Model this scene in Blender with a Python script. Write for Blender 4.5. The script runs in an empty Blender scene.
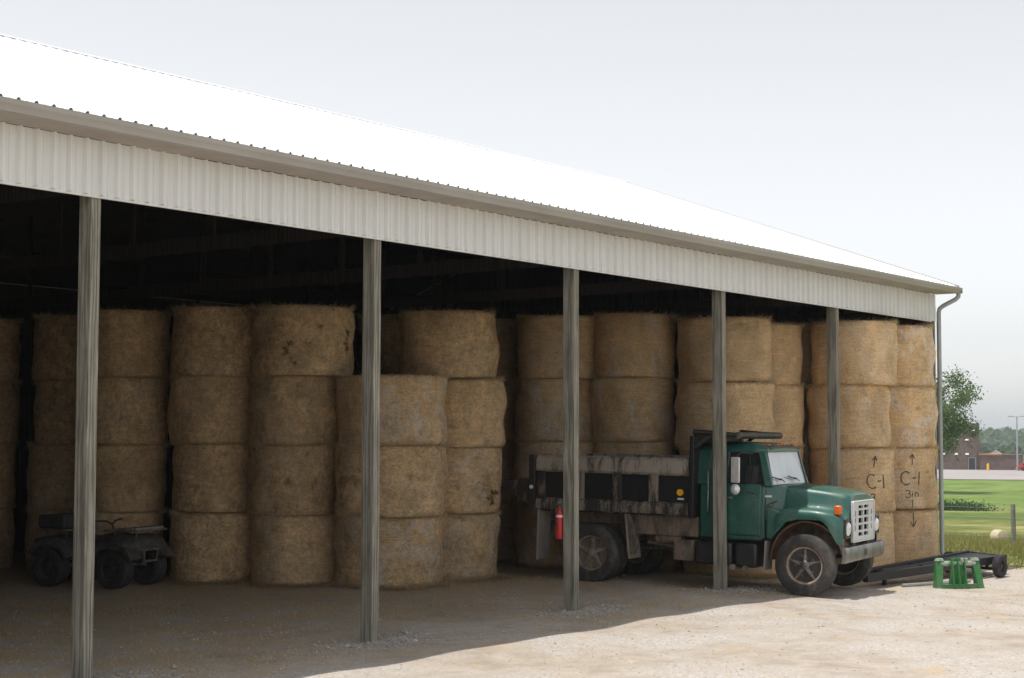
import bpy, math, random
import numpy as np
from mathutils import Vector, Matrix
random.seed(7); RNG = np.random.default_rng(11)
scene = bpy.context.scene
col = scene.collection

# ------------------------------------------------------------------ camera
TH, PH, DIST, EYE, ROLL, FPX = .6514, .0616, 12.61, 2.4, .0021, 1580.0
Fv = Vector((math.cos(TH)*math.cos(PH), math.sin(TH)*math.cos(PH), math.sin(PH)))
R0 = Vector((math.sin(TH), -math.cos(TH), 0)); U0 = R0.cross(Fv)
Rv = R0*math.cos(ROLL) + U0*math.sin(ROLL); Uv = U0*math.cos(ROLL) - R0*math.sin(ROLL)
cam_d = bpy.data.cameras.new('camera'); cam = bpy.data.objects.new('camera', cam_d); col.objects.link(cam)
cam.matrix_world = Matrix(((Rv.x, Uv.x, -Fv.x, 0), (Rv.y, Uv.y, -Fv.y, -DIST), (Rv.z, Uv.z, -Fv.z, EYE), (0, 0, 0, 1)))
cam_d.sensor_width = 36; cam_d.lens = FPX*36/1024; cam_d.clip_start = .1; cam_d.clip_end = 20000
scene.camera = cam

# ------------------------------------------------------------------ sky, sun, exposure
SUN = Vector((-.22, .142, 1)).normalized()
elev = math.asin(SUN.z); azim = math.atan2(SUN.x, SUN.y)
world = bpy.data.worlds.new('World'); scene.world = world; world.use_nodes = True
wn = world.node_tree.nodes; wl = world.node_tree.links
bg = wn['Background']; bg.inputs[1].default_value = .118
sky = wn.new('ShaderNodeTexSky'); sky.sky_type = 'NISHITA'; sky.sun_disc = False
sky.sun_elevation = elev; sky.sun_rotation = azim; sky.air_density = 1.0; sky.dust_density = 1.0; sky.ozone_density = 2.5
hs = wn.new('ShaderNodeHueSaturation'); hs.inputs['Saturation'].default_value = .14; hs.inputs['Value'].default_value = .79
wl.new(sky.outputs[0], hs.inputs['Color']); wl.new(hs.outputs[0], bg.inputs[0])
sun_d = bpy.data.lights.new('sun', 'SUN'); sun_d.energy = 2.0; sun_d.angle = math.radians(.6); sun_d.color = (1, .965, .915)
sun = bpy.data.objects.new('sun', sun_d); col.objects.link(sun); sun.location = (0, 0, 60)
sun.rotation_euler = (-SUN).to_track_quat('-Z', 'Y').to_euler()
vs = scene.view_settings; vs.view_transform = 'Standard'; vs.look = 'None'; vs.exposure = 1.0; vs.gamma = 1; vs.use_curve_mapping = False
cy = scene.cycles; cy.use_denoising = True; cy.max_bounces = 9; cy.diffuse_bounces = 6; cy.glossy_bounces = 3
cy.transmission_bounces = 4; cy.transparent_max_bounces = 6; cy.volume_bounces = 0; cy.caustics_reflective = False; cy.caustics_refractive = False
try: cy.denoiser = 'OPENIMAGEDENOISE'
except Exception: pass

# ------------------------------------------------------------------ helpers
class MB:
    """collects shapes; build() links them as one mesh object"""
    def __init__(s): s.v = []; s.f = []
    def add(s, vs_, fs_):
        b = len(s.v); s.v.extend([tuple(p) for p in vs_]); s.f.extend([tuple(b+i for i in f) for f in fs_]); return s
    def box(s, x0, x1, y0, y1, z0, z1):
        return s.add([(x0,y0,z0),(x1,y0,z0),(x1,y1,z0),(x0,y1,z0),(x0,y0,z1),(x1,y0,z1),(x1,y1,z1),(x0,y1,z1)],
                     [(3,2,1,0),(4,5,6,7),(0,1,5,4),(1,2,6,5),(2,3,7,6),(3,0,4,7)])
    def hexa(s, p):
        return s.add(p, [(3,2,1,0),(4,5,6,7),(0,1,5,4),(1,2,6,5),(2,3,7,6),(3,0,4,7)])
    def bar(s, a, b, w, h, up=(0,0,1)):
        a = Vector(a); b = Vector(b); d = (b-a).normalized(); u = Vector(up)
        if abs(d.dot(u)) > .98: u = Vector((1,0,0))
        r = d.cross(u).normalized()*(w/2); t = r.cross(d).normalized()*(h/2)
        return s.hexa([a-r-t, a+r-t, a+r+t, a-r+t, b-r-t, b+r-t, b+r+t, b-r+t])
    def tube(s, pts, rad, n=8, caps=True):
        pts = [Vector(p) for p in pts]; m = len(pts)
        rs = rad if isinstance(rad, (list, tuple)) else [rad]*m
        b = len(s.v); prev = None
        for i, p in enumerate(pts):
            d = (pts[min(i+1, m-1)]-pts[max(i-1, 0)]).normalized()
            if prev is None:
                u = Vector((0,0,1)) if abs(d.z) < .9 else Vector((1,0,0))
                u = (u-d*u.dot(d)).normalized()
            else: u = (prev-d*prev.dot(d)).normalized()
            prev = u; w = d.cross(u)
            for k in range(n):
                a = 2*math.pi*k/n; q = p+(u*math.cos(a)+w*math.sin(a))*rs[i]; s.v.append(tuple(q))
        for i in range(m-1):
            for k in range(n):
                a0 = b+i*n+k; a1 = b+i*n+(k+1) % n; s.f.append((a0, a1, a1+n, a0+n))
        if caps:
            s.f.append(tuple(b+k for k in range(n))[::-1]); s.f.append(tuple(b+(m-1)*n+k for k in range(n)))
        return s
    def lathe(s, prof, c=(0,0,0), axis='y', n=28, close=False):
        """prof: list of (radius, height along axis)"""
        b = len(s.v); m = len(prof)
        for (r, h) in prof:
            for k in range(n):
                a = 2*math.pi*k/n; x, y = r*math.cos(a), r*math.sin(a)
                p = {'z': (x, y, h), 'y': (y, h, x), 'x': (h, x, y)}[axis]
                s.v.append((p[0]+c[0], p[1]+c[1], p[2]+c[2]))
        for i in range(m if close else m-1):
            j = (i+1) % m
            for k in range(n):
                k2 = (k+1) % n; s.f.append((b+i*n+k, b+i*n+k2, b+j*n+k2, b+j*n+k))
        if not close:
            s.f.append(tuple(b+k for k in range(n))[::-1]); s.f.append(tuple(b+(m-1)*n+k for k in range(n)))
        return s
    def prism(s, poly, lo, hi, axis='y'):
        """poly in the two other axes (x,z for y; x,y for z; y,z for x)"""
        n = len(poly); fn = {'y': lambda a, b, h: (a, h, b), 'z': lambda a, b, h: (a, b, h), 'x': lambda a, b, h: (h, a, b)}[axis]
        vs_ = [fn(a, b, lo) for a, b in poly]+[fn(a, b, hi) for a, b in poly]
        fs_ = [tuple(range(n))[::-1], tuple(range(n, 2*n))]+[(i, (i+1) % n, n+(i+1) % n, n+i) for i in range(n)]
        return s.add(vs_, fs_)
    def loft(s, secs, cap=True):
        """secs: equal-length open or closed loops joined in order (closed loops)"""
        n = len(secs[0]); b = len(s.v)
        for q in secs: s.v.extend([tuple(p) for p in q])
        for i in range(len(secs)-1):
            for k in range(n):
                k2 = (k+1) % n; s.f.append((b+i*n+k, b+i*n+k2, b+(i+1)*n+k2, b+(i+1)*n+k))
        if cap:
            s.f.append(tuple(b+k for k in range(n))[::-1]); s.f.append(tuple(b+(len(secs)-1)*n+k for k in range(n)))
        return s
    def mesh(s, name, m=None, angle=38):
        me = bpy.data.meshes.new(name); me.from_pydata(s.v, [], s.f); me.update()
        import bmesh
        bm = bmesh.new(); bm.from_mesh(me); bmesh.ops.recalc_face_normals(bm, faces=bm.faces); bm.to_mesh(me); bm.free()
        if m: me.materials.append(m)
        if angle:
            for p in me.polygons: p.use_smooth = True
            me.set_sharp_from_angle(angle=math.radians(angle))
        return me
    def build(s, name, m, parent=None, bevel=0, angle=38, seg=2):
        o = bpy.data.objects.new(name, s.mesh(name, m, angle)); col.objects.link(o); o.parent = parent
        if bevel:
            b = o.modifiers.new('bevel', 'BEVEL'); b.width = bevel; b.segments = seg; b.limit_method = 'ANGLE'; b.angle_limit = math.radians(35)
        return o
def raw(name, v, f, m, parent=None, smooth=False):
    """fast path for big triangle soups (numpy arrays)"""
    me = bpy.data.meshes.new(name); v = np.asarray(v, np.float32); f = np.asarray(f, np.int32); k = f.shape[1]
    me.vertices.add(len(v)); me.vertices.foreach_set('co', v.ravel())
    me.loops.add(f.size); me.loops.foreach_set('vertex_index', f.ravel())
    me.polygons.add(len(f)); me.polygons.foreach_set('loop_start', np.arange(0, f.size, k, dtype=np.int32))
    me.polygons.foreach_set('use_smooth', np.full(len(f), smooth)); me.update(calc_edges=True); me.validate()
    me.materials.append(m); o = bpy.data.objects.new(name, me); col.objects.link(o); o.parent = parent; return o
def tag(o, label=None, cat=None, group=None, kind=None):
    for k, v in (('label', label), ('category', cat), ('group', group), ('kind', kind)):
        if v: o[k] = v
    return o
def empty(name, loc=(0,0,0), rz=0):
    o = bpy.data.objects.new(name, None); col.objects.link(o); o.location = loc; o.rotation_euler = (0, 0, rz); o.empty_display_size = .2; return o
def inst(name, me, parent, loc=(0,0,0), rot=(0,0,0), sc=(1,1,1)):
    o = bpy.data.objects.new(name, me); col.objects.link(o); o.parent = parent; o.location = loc; o.rotation_euler = rot; o.scale = sc; return o

# ------------------------------------------------------------------ materials
def nt(name):
    m = bpy.data.materials.new(name); m.use_nodes = True; t = m.node_tree
    return m, t, t.nodes, t.links, t.nodes['Principled BSDF']
def N(n, kind, **kw):
    x = n.new(kind)
    for k, v in kw.items():
        if k.startswith('i_'): x.inputs[k[2:].replace('_', ' ')].default_value = v
        else: setattr(x, k, v)
    return x
def coords(n, l, kind='Object', scale=(1,1,1)):
    tc = n.new('ShaderNodeTexCoord'); mp = n.new('ShaderNodeMapping'); mp.inputs['Scale'].default_value = scale
    l.new(tc.outputs[kind], mp.inputs['Vector']); return mp.outputs[0]
def noise(n, l, vec, scale, detail=5, rough=.6, dist=0):
    x = n.new('ShaderNodeTexNoise'); x.inputs['Scale'].default_value = scale; x.inputs['Detail'].default_value = detail
    x.inputs['Roughness'].default_value = rough; x.inputs['Distortion'].default_value = dist; l.new(vec, x.inputs['Vector']); return x.outputs['Fac']
def ramp(n, l, fac, stops):
    x = n.new('ShaderNodeValToRGB'); e = x.color_ramp.elements
    while len(e) < len(stops): e.new(.5)
    for i, (p, c) in enumerate(stops):
        e[i].position = p; e[i].color = (c, c, c, 1) if isinstance(c, (int, float)) else (*c, 1)
    l.new(fac, x.inputs[0]); return x.outputs[0]
def mix(n, l, fac, a, b, mode='MIX'):
    x = n.new('ShaderNodeMix'); x.data_type = 'RGBA'; x.blend_type = mode
    for i, val in ((0, fac), (6, a), (7, b)):
        if isinstance(val, bpy.types.NodeSocket): l.new(val, x.inputs[i])
        elif i == 0: x.inputs[0].default_value = val
        else: x.inputs[i].default_value = (val, val, val, 1) if isinstance(val, (int, float)) else (*val, 1)
    return x.outputs[2]
def mth(n, l, op, a, b=None, c=None):
    x = n.new('ShaderNodeMath'); x.operation = op
    for i, v in enumerate((a, b, c)):
        if v is None: continue
        if isinstance(v, (int, float)): x.inputs[i].default_value = v
        else: l.new(v, x.inputs[i])
    return x.outputs[0]
def bump(n, l, h, p, strength=.4, dist=.02):
    b = n.new('ShaderNodeBump'); b.inputs['Strength'].default_value = strength; b.inputs['Distance'].default_value = dist
    l.new(h, b.inputs['Height']); l.new(b.outputs[0], p.inputs['Normal'])
def mat(name, c, c2=None, rough=.6, metal=0, scale=6, stretch=(1,1,1), lo=.35, hi=.65, bmp=0, bdist=.01, spec=None, detail=5, coat=0):
    m, t, n, l, p = nt(name); p.inputs['Roughness'].default_value = rough; p.inputs['Metallic'].default_value = metal
    if spec is not None: p.inputs['Specular IOR Level'].default_value = spec
    if coat: p.inputs['Coat Weight'].default_value = coat; p.inputs['Coat Roughness'].default_value = .08
    c2 = c2 or tuple(x*.8 for x in c)
    v = coords(n, l, 'Object', stretch); f = noise(n, l, v, scale, detail)
    l.new(ramp(n, l, f, [(lo, c), (hi, c2)]), p.inputs['Base Color'])
    if bmp: bump(n, l, f, p, bmp, bdist)
    return m

def mat_bale():
    m, t, n, l, p = nt('straw_bale'); p.inputs['Roughness'].default_value = .85; p.inputs['Specular IOR Level'].default_value = .15
    v = coords(n, l, 'Object'); oi = n.new('ShaderNodeObjectInfo')
    sh = n.new('ShaderNodeVectorMath'); sh.operation = 'MULTIPLY_ADD'; cb = n.new('ShaderNodeCombineXYZ')
    l.new(oi.outputs['Random'], cb.inputs[0]); l.new(oi.outputs['Random'], cb.inputs[1]); l.new(oi.outputs['Random'], cb.inputs[2])
    l.new(cb.outputs[0], sh.inputs[0]); sh.inputs[1].default_value = (37, 53, 29); l.new(v, sh.inputs[2]); v = sh.outputs[0]
    def st(sx, sz):
        mp = n.new('ShaderNodeMapping'); mp.inputs['Scale'].default_value = (sx, sx, sz); l.new(v, mp.inputs['Vector']); return mp.outputs[0]
    fine = noise(n, l, st(1, 2.6), 22, 7, .78, .6)
    layer = noise(n, l, st(.5, 5), 5, 6, .65, .3); mid = noise(n, l, st(1, 1.3), 7, 5, .7, .8)
    strand = noise(n, l, st(1.2, 1.0), 55, 4, .85, 1.5)
    big = noise(n, l, st(1, 1), 1.7, 4, .6)
    c = ramp(n, l, fine, [(.25, (.38, .23, .10)), (.45, (.67, .45, .24)), (.58, (.80, .58, .345)), (.75, (.88, .70, .47))])
    c = mix(n, l, .55, c, ramp(n, l, layer, [(.3, .72), (.7, 1.2)]), 'MULTIPLY'); c = mix(n, l, oi.outputs['Alpha'], c, ramp(n, l, mid, [(.34, .45), (.62, 1.25)]), 'MULTIPLY')
    c = mix(n, l, .75, c, ramp(n, l, big, [(.3, .72), (.68, 1.35)]), 'MULTIPLY')
    c = mix(n, l, .45, c, ramp(n, l, strand, [(.36, .6), (.6, 1.3)]), 'MULTIPLY')
    # weathered pale scuffs of net wrap and brown rotted spots, per bale
    sep = n.new('ShaderNodeSeparateColor'); l.new(oi.outputs['Color'], sep.inputs[0])
    pat = noise(n, l, st(1, 1), 1.25, 2, .5, 1.2); ring = mth(n, l, 'SUBTRACT', 1, mth(n, l, 'MULTIPLY', mth(n, l, 'ABSOLUTE', mth(n, l, 'SUBTRACT', pat, .58)), 10))
    ring = mth(n, l, 'MULTIPLY', mth(n, l, 'MAXIMUM', ring, 0), ramp(n, l, noise(n, l, st(1, 1), 14, 5, .7, 1), [(.42, 0), (.6, 1)]))
    c = mix(n, l, mth(n, l, 'MULTIPLY', ring, sep.outputs[1]), c, (.78, .75, .71))
    rot = ramp(n, l, noise(n, l, st(1, 1.4), 2.6, 5, .62), [(.60, 0), (.68, 1)])
    c = mix(n, l, mth(n, l, 'MULTIPLY', rot, sep.outputs[2]), c, (.13, .08, .035))
    c = mix(n, l, 1.0, c, sep.outputs[0], 'MULTIPLY')
    l.new(c, p.inputs['Base Color'])
    h = mth(n, l, 'ADD', mth(n, l, 'MULTIPLY', fine, 1.0), mth(n, l, 'ADD', mth(n, l, 'MULTIPLY', strand, .5), mth(n, l, 'MULTIPLY', layer, .9)))
    bump(n, l, h, p, .9, .035)
    return m
def mat_wood(name, a, b, c, stain=True):
    m, t, n, l, p = nt(name); p.inputs['Roughness'].default_value = .8; p.inputs['Specular IOR Level'].default_value = .2
    v = coords(n, l, 'Object', (1, 1, .06)); oi = n.new('ShaderNodeObjectInfo')
    ad = n.new('ShaderNodeVectorMath'); ad.operation = 'ADD'; l.new(v, ad.inputs[0])
    mu = mth(n, l, 'MULTIPLY', oi.outputs['Random'], 31); cb = n.new('ShaderNodeCombineXYZ'); l.new(mu, cb.inputs[0]); l.new(mu, cb.inputs[1]); l.new(mu, cb.inputs[2]); l.new(cb.outputs[0], ad.inputs[1]); v = ad.outputs[0]
    w = n.new('ShaderNodeTexWave'); w.wave_type = 'RINGS'; w.rings_direction = 'Z'; w.inputs['Scale'].default_value = 9; w.inputs['Distortion'].default_value = 9
    w.inputs['Detail'].default_value = 3; w.inputs['Detail Scale'].default_value = 1.6; l.new(v, w.inputs['Vector'])
    g = noise(n, l, v, 55, 4, .6); cc = ramp(n, l, w.outputs['Fac'], [(.1, a), (.5, b), (.9, c)])
    cc = mix(n, l, .3, cc, ramp(n, l, g, [(.3, .6), (.7, 1.25)]), 'MULTIPLY')
    if stain:
        v2 = coords(n, l, 'Object', (1, 1, .35)); s2 = noise(n, l, v2, 5, 5, .6); cc = mix(n, l, .7, cc, ramp(n, l, s2, [(.35, (.62, .64, .58)), (.65, (1.15, 1.12, 1.08))]), 'MULTIPLY')
    l.new(cc, p.inputs['Base Color']); bump(n, l, mth(n, l, 'ADD', g, w.outputs['Fac']), p, .35, .006); return m
def mat_dirty(name, paint, dust, lo=.42, hi=.6, rough=.55, scale=4, stretch=(1,1,.35), metal=0):
    m, t, n, l, p = nt(name); v = coords(n, l, 'Object', stretch)
    f = noise(n, l, v, scale, 8, .72, .4); g = noise(n, l, coords(n, l, 'Object'), 40, 4, .7)
    f2 = mth(n, l, 'ADD', f, mth(n, l, 'MULTIPLY', mth(n, l, 'SUBTRACT', g, .5), .25)); k = ramp(n, l, f2, [(lo, 0), (hi, 1)])
    l.new(mix(n, l, k, paint, dust), p.inputs['Base Color']); l.new(ramp(n, l, k, [(0, rough), (1, .9)]), p.inputs['Roughness'])
    p.inputs['Metallic'].default_value = metal; bump(n, l, k, p, .15, .004); return m
def mat_ground():
    m, t, n, l, p = nt('gravel_and_turf'); p.inputs['Roughness'].default_value = .92; p.inputs['Specular IOR Level'].default_value = .12
    v = coords(n, l, 'Object'); sx = n.new('ShaderNodeSeparateXYZ'); l.new(v, sx.inputs[0]); X, Y = sx.outputs[0], sx.outputs[1]
    n1 = noise(n, l, v, .55, 5, .6); n2 = noise(n, l, v, 2.3, 6, .65, .3); n3 = noise(n, l, v, 38, 4, .75)
    vo = n.new('ShaderNodeTexVoronoi'); vo.inputs['Scale'].default_value = 34; l.new(v, vo.inputs['Vector'])
    vo2 = n.new('ShaderNodeTexVoronoi'); vo2.inputs['Scale'].default_value = 90; l.new(v, vo2.inputs['Vector'])
    bw = n.new('ShaderNodeRGBToBW'); l.new(vo.outputs['Color'], bw.inputs[0])
    stone = ramp(n, l, bw.outputs[0], [(.2, (.39, .35, .305)), (.5, (.455, .415, .37)), (.85, (.53, .49, .445))])
    dirt = ramp(n, l, n2, [(.3, (.33, .275, .22)), (.55, (.43, .37, .31)), (.75, (.52, .46, .395))])
    base = mix(n, l, ramp(n, l, n1, [(.42, 0), (.60, 1)]), dirt, stone)
    base = mix(n, l, .28, base, ramp(n, l, n3, [(.32, .7), (.66, 1.2)]), 'MULTIPLY')
    # scattered chaff, thicker towards the hay, its tones lightened to lift the barn's shade
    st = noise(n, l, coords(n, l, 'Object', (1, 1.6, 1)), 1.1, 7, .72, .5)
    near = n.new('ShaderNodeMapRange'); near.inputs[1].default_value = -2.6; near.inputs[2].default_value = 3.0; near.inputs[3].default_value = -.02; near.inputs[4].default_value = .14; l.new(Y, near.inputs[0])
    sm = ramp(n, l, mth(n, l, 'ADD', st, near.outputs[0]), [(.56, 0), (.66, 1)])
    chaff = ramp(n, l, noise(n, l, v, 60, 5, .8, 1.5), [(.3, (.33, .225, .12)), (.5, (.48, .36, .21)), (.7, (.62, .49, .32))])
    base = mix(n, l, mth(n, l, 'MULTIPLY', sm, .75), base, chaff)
    # turf outside the lot
    g1 = noise(n, l, v, .09, 5, .6); g2 = noise(n, l, coords(n, l, 'Object', (1, .5, 1)), 1.3, 7, .75); g3 = noise(n, l, v, 18, 4, .8)
    grass = ramp(n, l, mth(n, l, 'ADD', mth(n, l, 'MULTIPLY', g1, .6), mth(n, l, 'MULTIPLY', g2, .4)), [(.40, (.075, .115, .025)), (.5, (.17, .19, .05)), (.58, (.33, .28, .11))])
    farg = n.new('ShaderNodeMapRange'); farg.inputs[1].default_value = 95; farg.inputs[2].default_value = 135; l.new(X, farg.inputs[0])
    grass = mix(n, l, farg.outputs[0], grass, ramp(n, l, g1, [(.35, (.13, .20, .045)), (.65, (.19, .26, .07))]))
    grass = mix(n, l, .6, grass, ramp(n, l, g3, [(.3, .5), (.7, 1.3)]), 'MULTIPLY'); grass = mix(n, l, .7, grass, ramp(n, l, noise(n, l, coords(n, l, 'Object', (.35, 1, 1)), .35, 6, .7, .6), [(.35, .6), (.65, 1.25)]), 'MULTIPLY')
    ed = mth(n, l, 'MAXIMUM', mth(n, l, 'SUBTRACT', mth(n, l, 'ABSOLUTE', mth(n, l, 'ADD', X, 5)), 36.4), mth(n, l, 'SUBTRACT', mth(n, l, 'ABSOLUTE', mth(n, l, 'ADD', Y, 8)), 28))
    ed = mth(n, l, 'ADD', ed, mth(n, l, 'MULTIPLY', mth(n, l, 'SUBTRACT', noise(n, l, v, .8, 6, .7), .5), 4.5))
    gm = n.new('ShaderNodeMapRange'); gm.inputs[1].default_value = -.5; gm.inputs[2].default_value = .6; l.new(ed, gm.inputs[0])
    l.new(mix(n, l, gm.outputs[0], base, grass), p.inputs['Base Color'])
    h = mth(n, l, 'ADD', mth(n, l, 'MULTIPLY', vo.outputs['Distance'], 1.0), mth(n, l, 'ADD', mth(n, l, 'MULTIPLY', vo2.outputs['Distance'], .5), mth(n, l, 'MULTIPLY', n2, 2.0)))
    bump(n, l, h, p, .45, .016); return m
def mat_leaf(name, a, b, c):
    m, t, n, l, p = nt(name); p.inputs['Roughness'].default_value = .6; p.inputs['Specular IOR Level'].default_value = .25
    geo = n.new('ShaderNodeNewGeometry'); f = noise(n, l, geo.outputs['Position'], .9, 4, .7)
    rp = geo.outputs['Random Per Island']; k = mth(n, l, 'ADD', mth(n, l, 'MULTIPLY', f, .6), mth(n, l, 'MULTIPLY', rp, .4))
    l.new(ramp(n, l, k, [(.25, a), (.5, b), (.75, c)]), p.inputs['Base Color'])
    tr = n.new('ShaderNodeBsdfTranslucent'); tr.inputs[0].default_value = (*c, 1); mx = n.new('ShaderNodeMixShader'); mx.inputs[0].default_value = .25
    l.new(p.outputs[0], mx.inputs[1]); l.new(tr.outputs[0], mx.inputs[2]); l.new(mx.outputs[0], n['Material Output'].inputs[0]); return m

M = {}
M['bale'] = mat_bale()
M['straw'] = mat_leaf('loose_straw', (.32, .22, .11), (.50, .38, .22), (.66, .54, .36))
M['post'] = mat_wood('weathered_lumber', (.21, .195, .165), (.285, .27, .23), (.35, .335, .295))
M['beam'] = mat_wood('shaded_lumber', (.018, .014, .010), (.026, .020, .015), (.034, .026, .019), False)  # near-black tone puts the barn's interior shade into the lumber
M['roof'] = mat('white_roof_steel', (.82, .82, .82), (.78, .78, .785), rough=.42, scale=1.2)
M['fascia'] = mat('white_siding_steel', (.87, .88, .885), (.76, .77, .77), rough=.45, scale=7, stretch=(1, 1, .08))
M['gutter'] = mat('tan_gutter', (.42, .40, .375), (.34, .32, .295), rough=.5, scale=2, stretch=(.25, 1, 1))
M['wall'] = mat('darkened_wall_steel', (.055, .045, .04), (.04, .033, .03), rough=.5, scale=2)  # unseen walls coloured dark to cut light bouncing inside
M['soffit'] = mat('tan_soffit', (.42, .38, .33), (.34, .30, .26), rough=.6, scale=2)
M['liner'] = mat('dark_roof_liner', (.035, .028, .022), (.022, .018, .014), rough=.85, scale=3)
M['galv'] = mat('galvanized_steel', (.42, .45, .47), (.34, .37, .39), rough=.45, metal=.3, scale=3)
M['ground'] = mat_ground()
M['stone'] = mat_leaf('crushed_limestone', (.36, .33, .30), (.48, .45, .41), (.62, .59, .55))
M['grass'] = mat_leaf('field_grass', (.09, .13, .025), (.19, .21, .05), (.36, .31, .12))
M['green'] = mat_dirty('green_truck_paint', (.014, .090, .068), (.11, .19, .15), .48, .85, .40, 2.2, (1, 1, .5))
M['green'].node_tree.nodes['Principled BSDF'].inputs['Coat Weight'].default_value = .5
M['bedpaint'] = mat_dirty('dusty_black_bed', (.018, .017, .018), (.20, .155, .115), .50, .66, .5, 5)
M['beddust'] = mat_dirty('mud_caked_steel', (.022, .02, .019), (.25, .205, .165), .45, .60, .6, 7, (1, 1, .14))
M['raildust'] = mat_dirty('pale_dusty_rail', (.04, .035, .03), (.34, .295, .245), .36, .52, .6, 7, (1, 1, .14))
M['panel'] = mat_dirty('black_bed_panel', (.012, .012, .014), (.10, .08, .06), .58, .75, .4, 4)
M['chassis'] = mat_dirty('dusty_chassis', (.05, .042, .036), (.22, .165, .12), .35, .58, .7, 5)
M['black'] = mat('black_enamel', (.014, .014, .016), (.03, .028, .027), rough=.38, scale=6)
M['rubber'] = mat_dirty('dusty_rubber', (.035, .034, .033), (.15, .13, .11), .45, .75, .8, 3, (1, 1, 1))
M['darkrubber'] = mat('dark_rubber', (.02, .02, .021), (.045, .042, .04), rough=.85, scale=5)
M['flap'] = mat_dirty('dusty_flap', (.12, .11, .10), (.27, .235, .20), .3, .55, .9, 2, (1, 1, .5))
M['rimdark'] = mat('dark_wheel_steel', (.02, .02, .022), (.06, .055, .05), rough=.45, scale=8)
M['rimsilver'] = mat('worn_wheel_silver', (.30, .28, .26), (.10, .085, .075), rough=.45, metal=.4, scale=9)
M['rimdust'] = mat_dirty('dusty_wheel', (.10, .09, .08), (.27, .225, .18), .35, .55, .8, 8, (1, 1, 1))
M['rustring'] = mat('tan_rim_edge', (.26, .16, .10), (.42, .34, .27), rough=.6, scale=10)
M['chrome'] = mat('worn_chrome', (.27, .265, .255), (.13, .12, .11), rough=.36, metal=.75, scale=5)
M['grille'] = mat('silver_grille', (.66, .67, .69), (.56, .57, .59), rough=.4, metal=.1, scale=5)
M['void'] = mat('unlit_radiator', (.006, .006, .006), (.01, .01, .01), rough=1, spec=0)
M['rust'] = mat('rusty_inner_fender', (.20, .10, .055), (.11, .055, .03), rough=.9, scale=5, bmp=.3)
M['amber'] = mat('amber_lens', (.75, .16, .03), (.65, .11, .02), rough=.25, scale=10)
M['yellow'] = mat('yellow_lens', (.95, .55, .03), (.85, .42, .02), rough=.3, scale=10)
M['lens'] = mat('headlight_glass', (.78, .80, .80), (.68, .70, .70), rough=.12, metal=.3, scale=12)
M['white'] = mat('white_paint', (.78, .78, .76), (.66, .66, .63), rough=.5, scale=9)
M['red'] = mat('red_enamel', (.55, .025, .025), (.42, .02, .02), rough=.3, scale=4)
M['jd'] = mat_dirty('green_implement_paint', (.025, .16, .04), (.13, .18, .10), .45, .8, .5, 5, (1, 1, 1))
M['jdworn'] = mat_dirty('worn_green_steel', (.05, .21, .06), (.45, .45, .42), .35, .6, .5, 6, (1, 1, 1))
M['trailer'] = mat_dirty('black_trailer_steel', (.010, .010, .012), (.055, .047, .04), .5, .85, .6, 4, (1, 1, 1))
M['pipe'] = mat('grey_pipe', (.42, .42, .42), (.32, .31, .30), rough=.4, metal=.5, scale=5)
M['atv'] = mat_dirty('dusty_atv_plastic', (.035, .032, .028), (.13, .115, .10), .40, .7, .7, 5, (1, 1, 1))
M['atvdark'] = mat('dark_atv_plastic', (.03, .03, .03), (.055, .05, .045), rough=.6, scale=6)
M['seat'] = mat('dark_vinyl', (.03, .028, .026), (.05, .045, .04), rough=.5, scale=6)
M['brick'] = mat('far_brown_brick', (.165, .115, .10), (.125, .085, .072), rough=.85, scale=1.5)
M['concrete'] = mat('pale_concrete', (.36, .325, .31), (.30, .27, .26), rough=.85, scale=.15)
M['bark'] = mat('tree_bark', (.13, .105, .08), (.08, .062, .045), rough=.9, scale=4, stretch=(1, 1, .3), bmp=.5)
M['leaf'] = mat_leaf('tree_leaf', (.04, .085, .02), (.09, .155, .04), (.16, .235, .07))
M['wood1'] = mat_leaf('far_wood_leaf', (.022, .055, .014), (.04, .085, .02), (.07, .125, .03))
M['hillgrass'] = mat('hill_grass', (.12, .17, .05), (.16, .20, .06), rough=.9, scale=.01)
M['hay'] = mat('pale_field_bale', (.55, .48, .34), (.42, .35, .22), rough=.9, scale=14, bmp=.4)
M['mark'] = mat('sprayed_black_marking', (.07, .05, .034), (.20, .14, .085), rough=.9, scale=25)
def mat_glass(name, tint, rough, alpha):
    m, t, n, l, p = nt(name); p.inputs['Base Color'].default_value = (*tint, 1); p.inputs['Roughness'].default_value = rough; p.inputs['IOR'].default_value = 1.9
    d = noise(n, l, coords(n, l, 'Object', (1, 1, .4)), 3, 5, .6); l.new(ramp(n, l, d, [(.3, tuple(x*.75 for x in tint)), (.7, tint)]), p.inputs['Base Color'])
    tr = n.new('ShaderNodeBsdfTransparent'); tr.inputs[0].default_value = (.75, .8, .8, 1); mx = n.new('ShaderNodeMixShader'); mx.inputs[0].default_value = alpha
    l.new(tr.outputs[0], mx.inputs[1]); l.new(p.outputs[0], mx.inputs[2]); l.new(mx.outputs[0], n['Material Output'].inputs[0]); return m
M['windshield'] = mat_glass('sky_pale_windshield', (.76, .80, .84), .06, .85)  # pale tint paints the sky's reflection into the glass
M['window'] = mat_glass('side_window', (.05, .06, .06), .03, .45)

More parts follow.
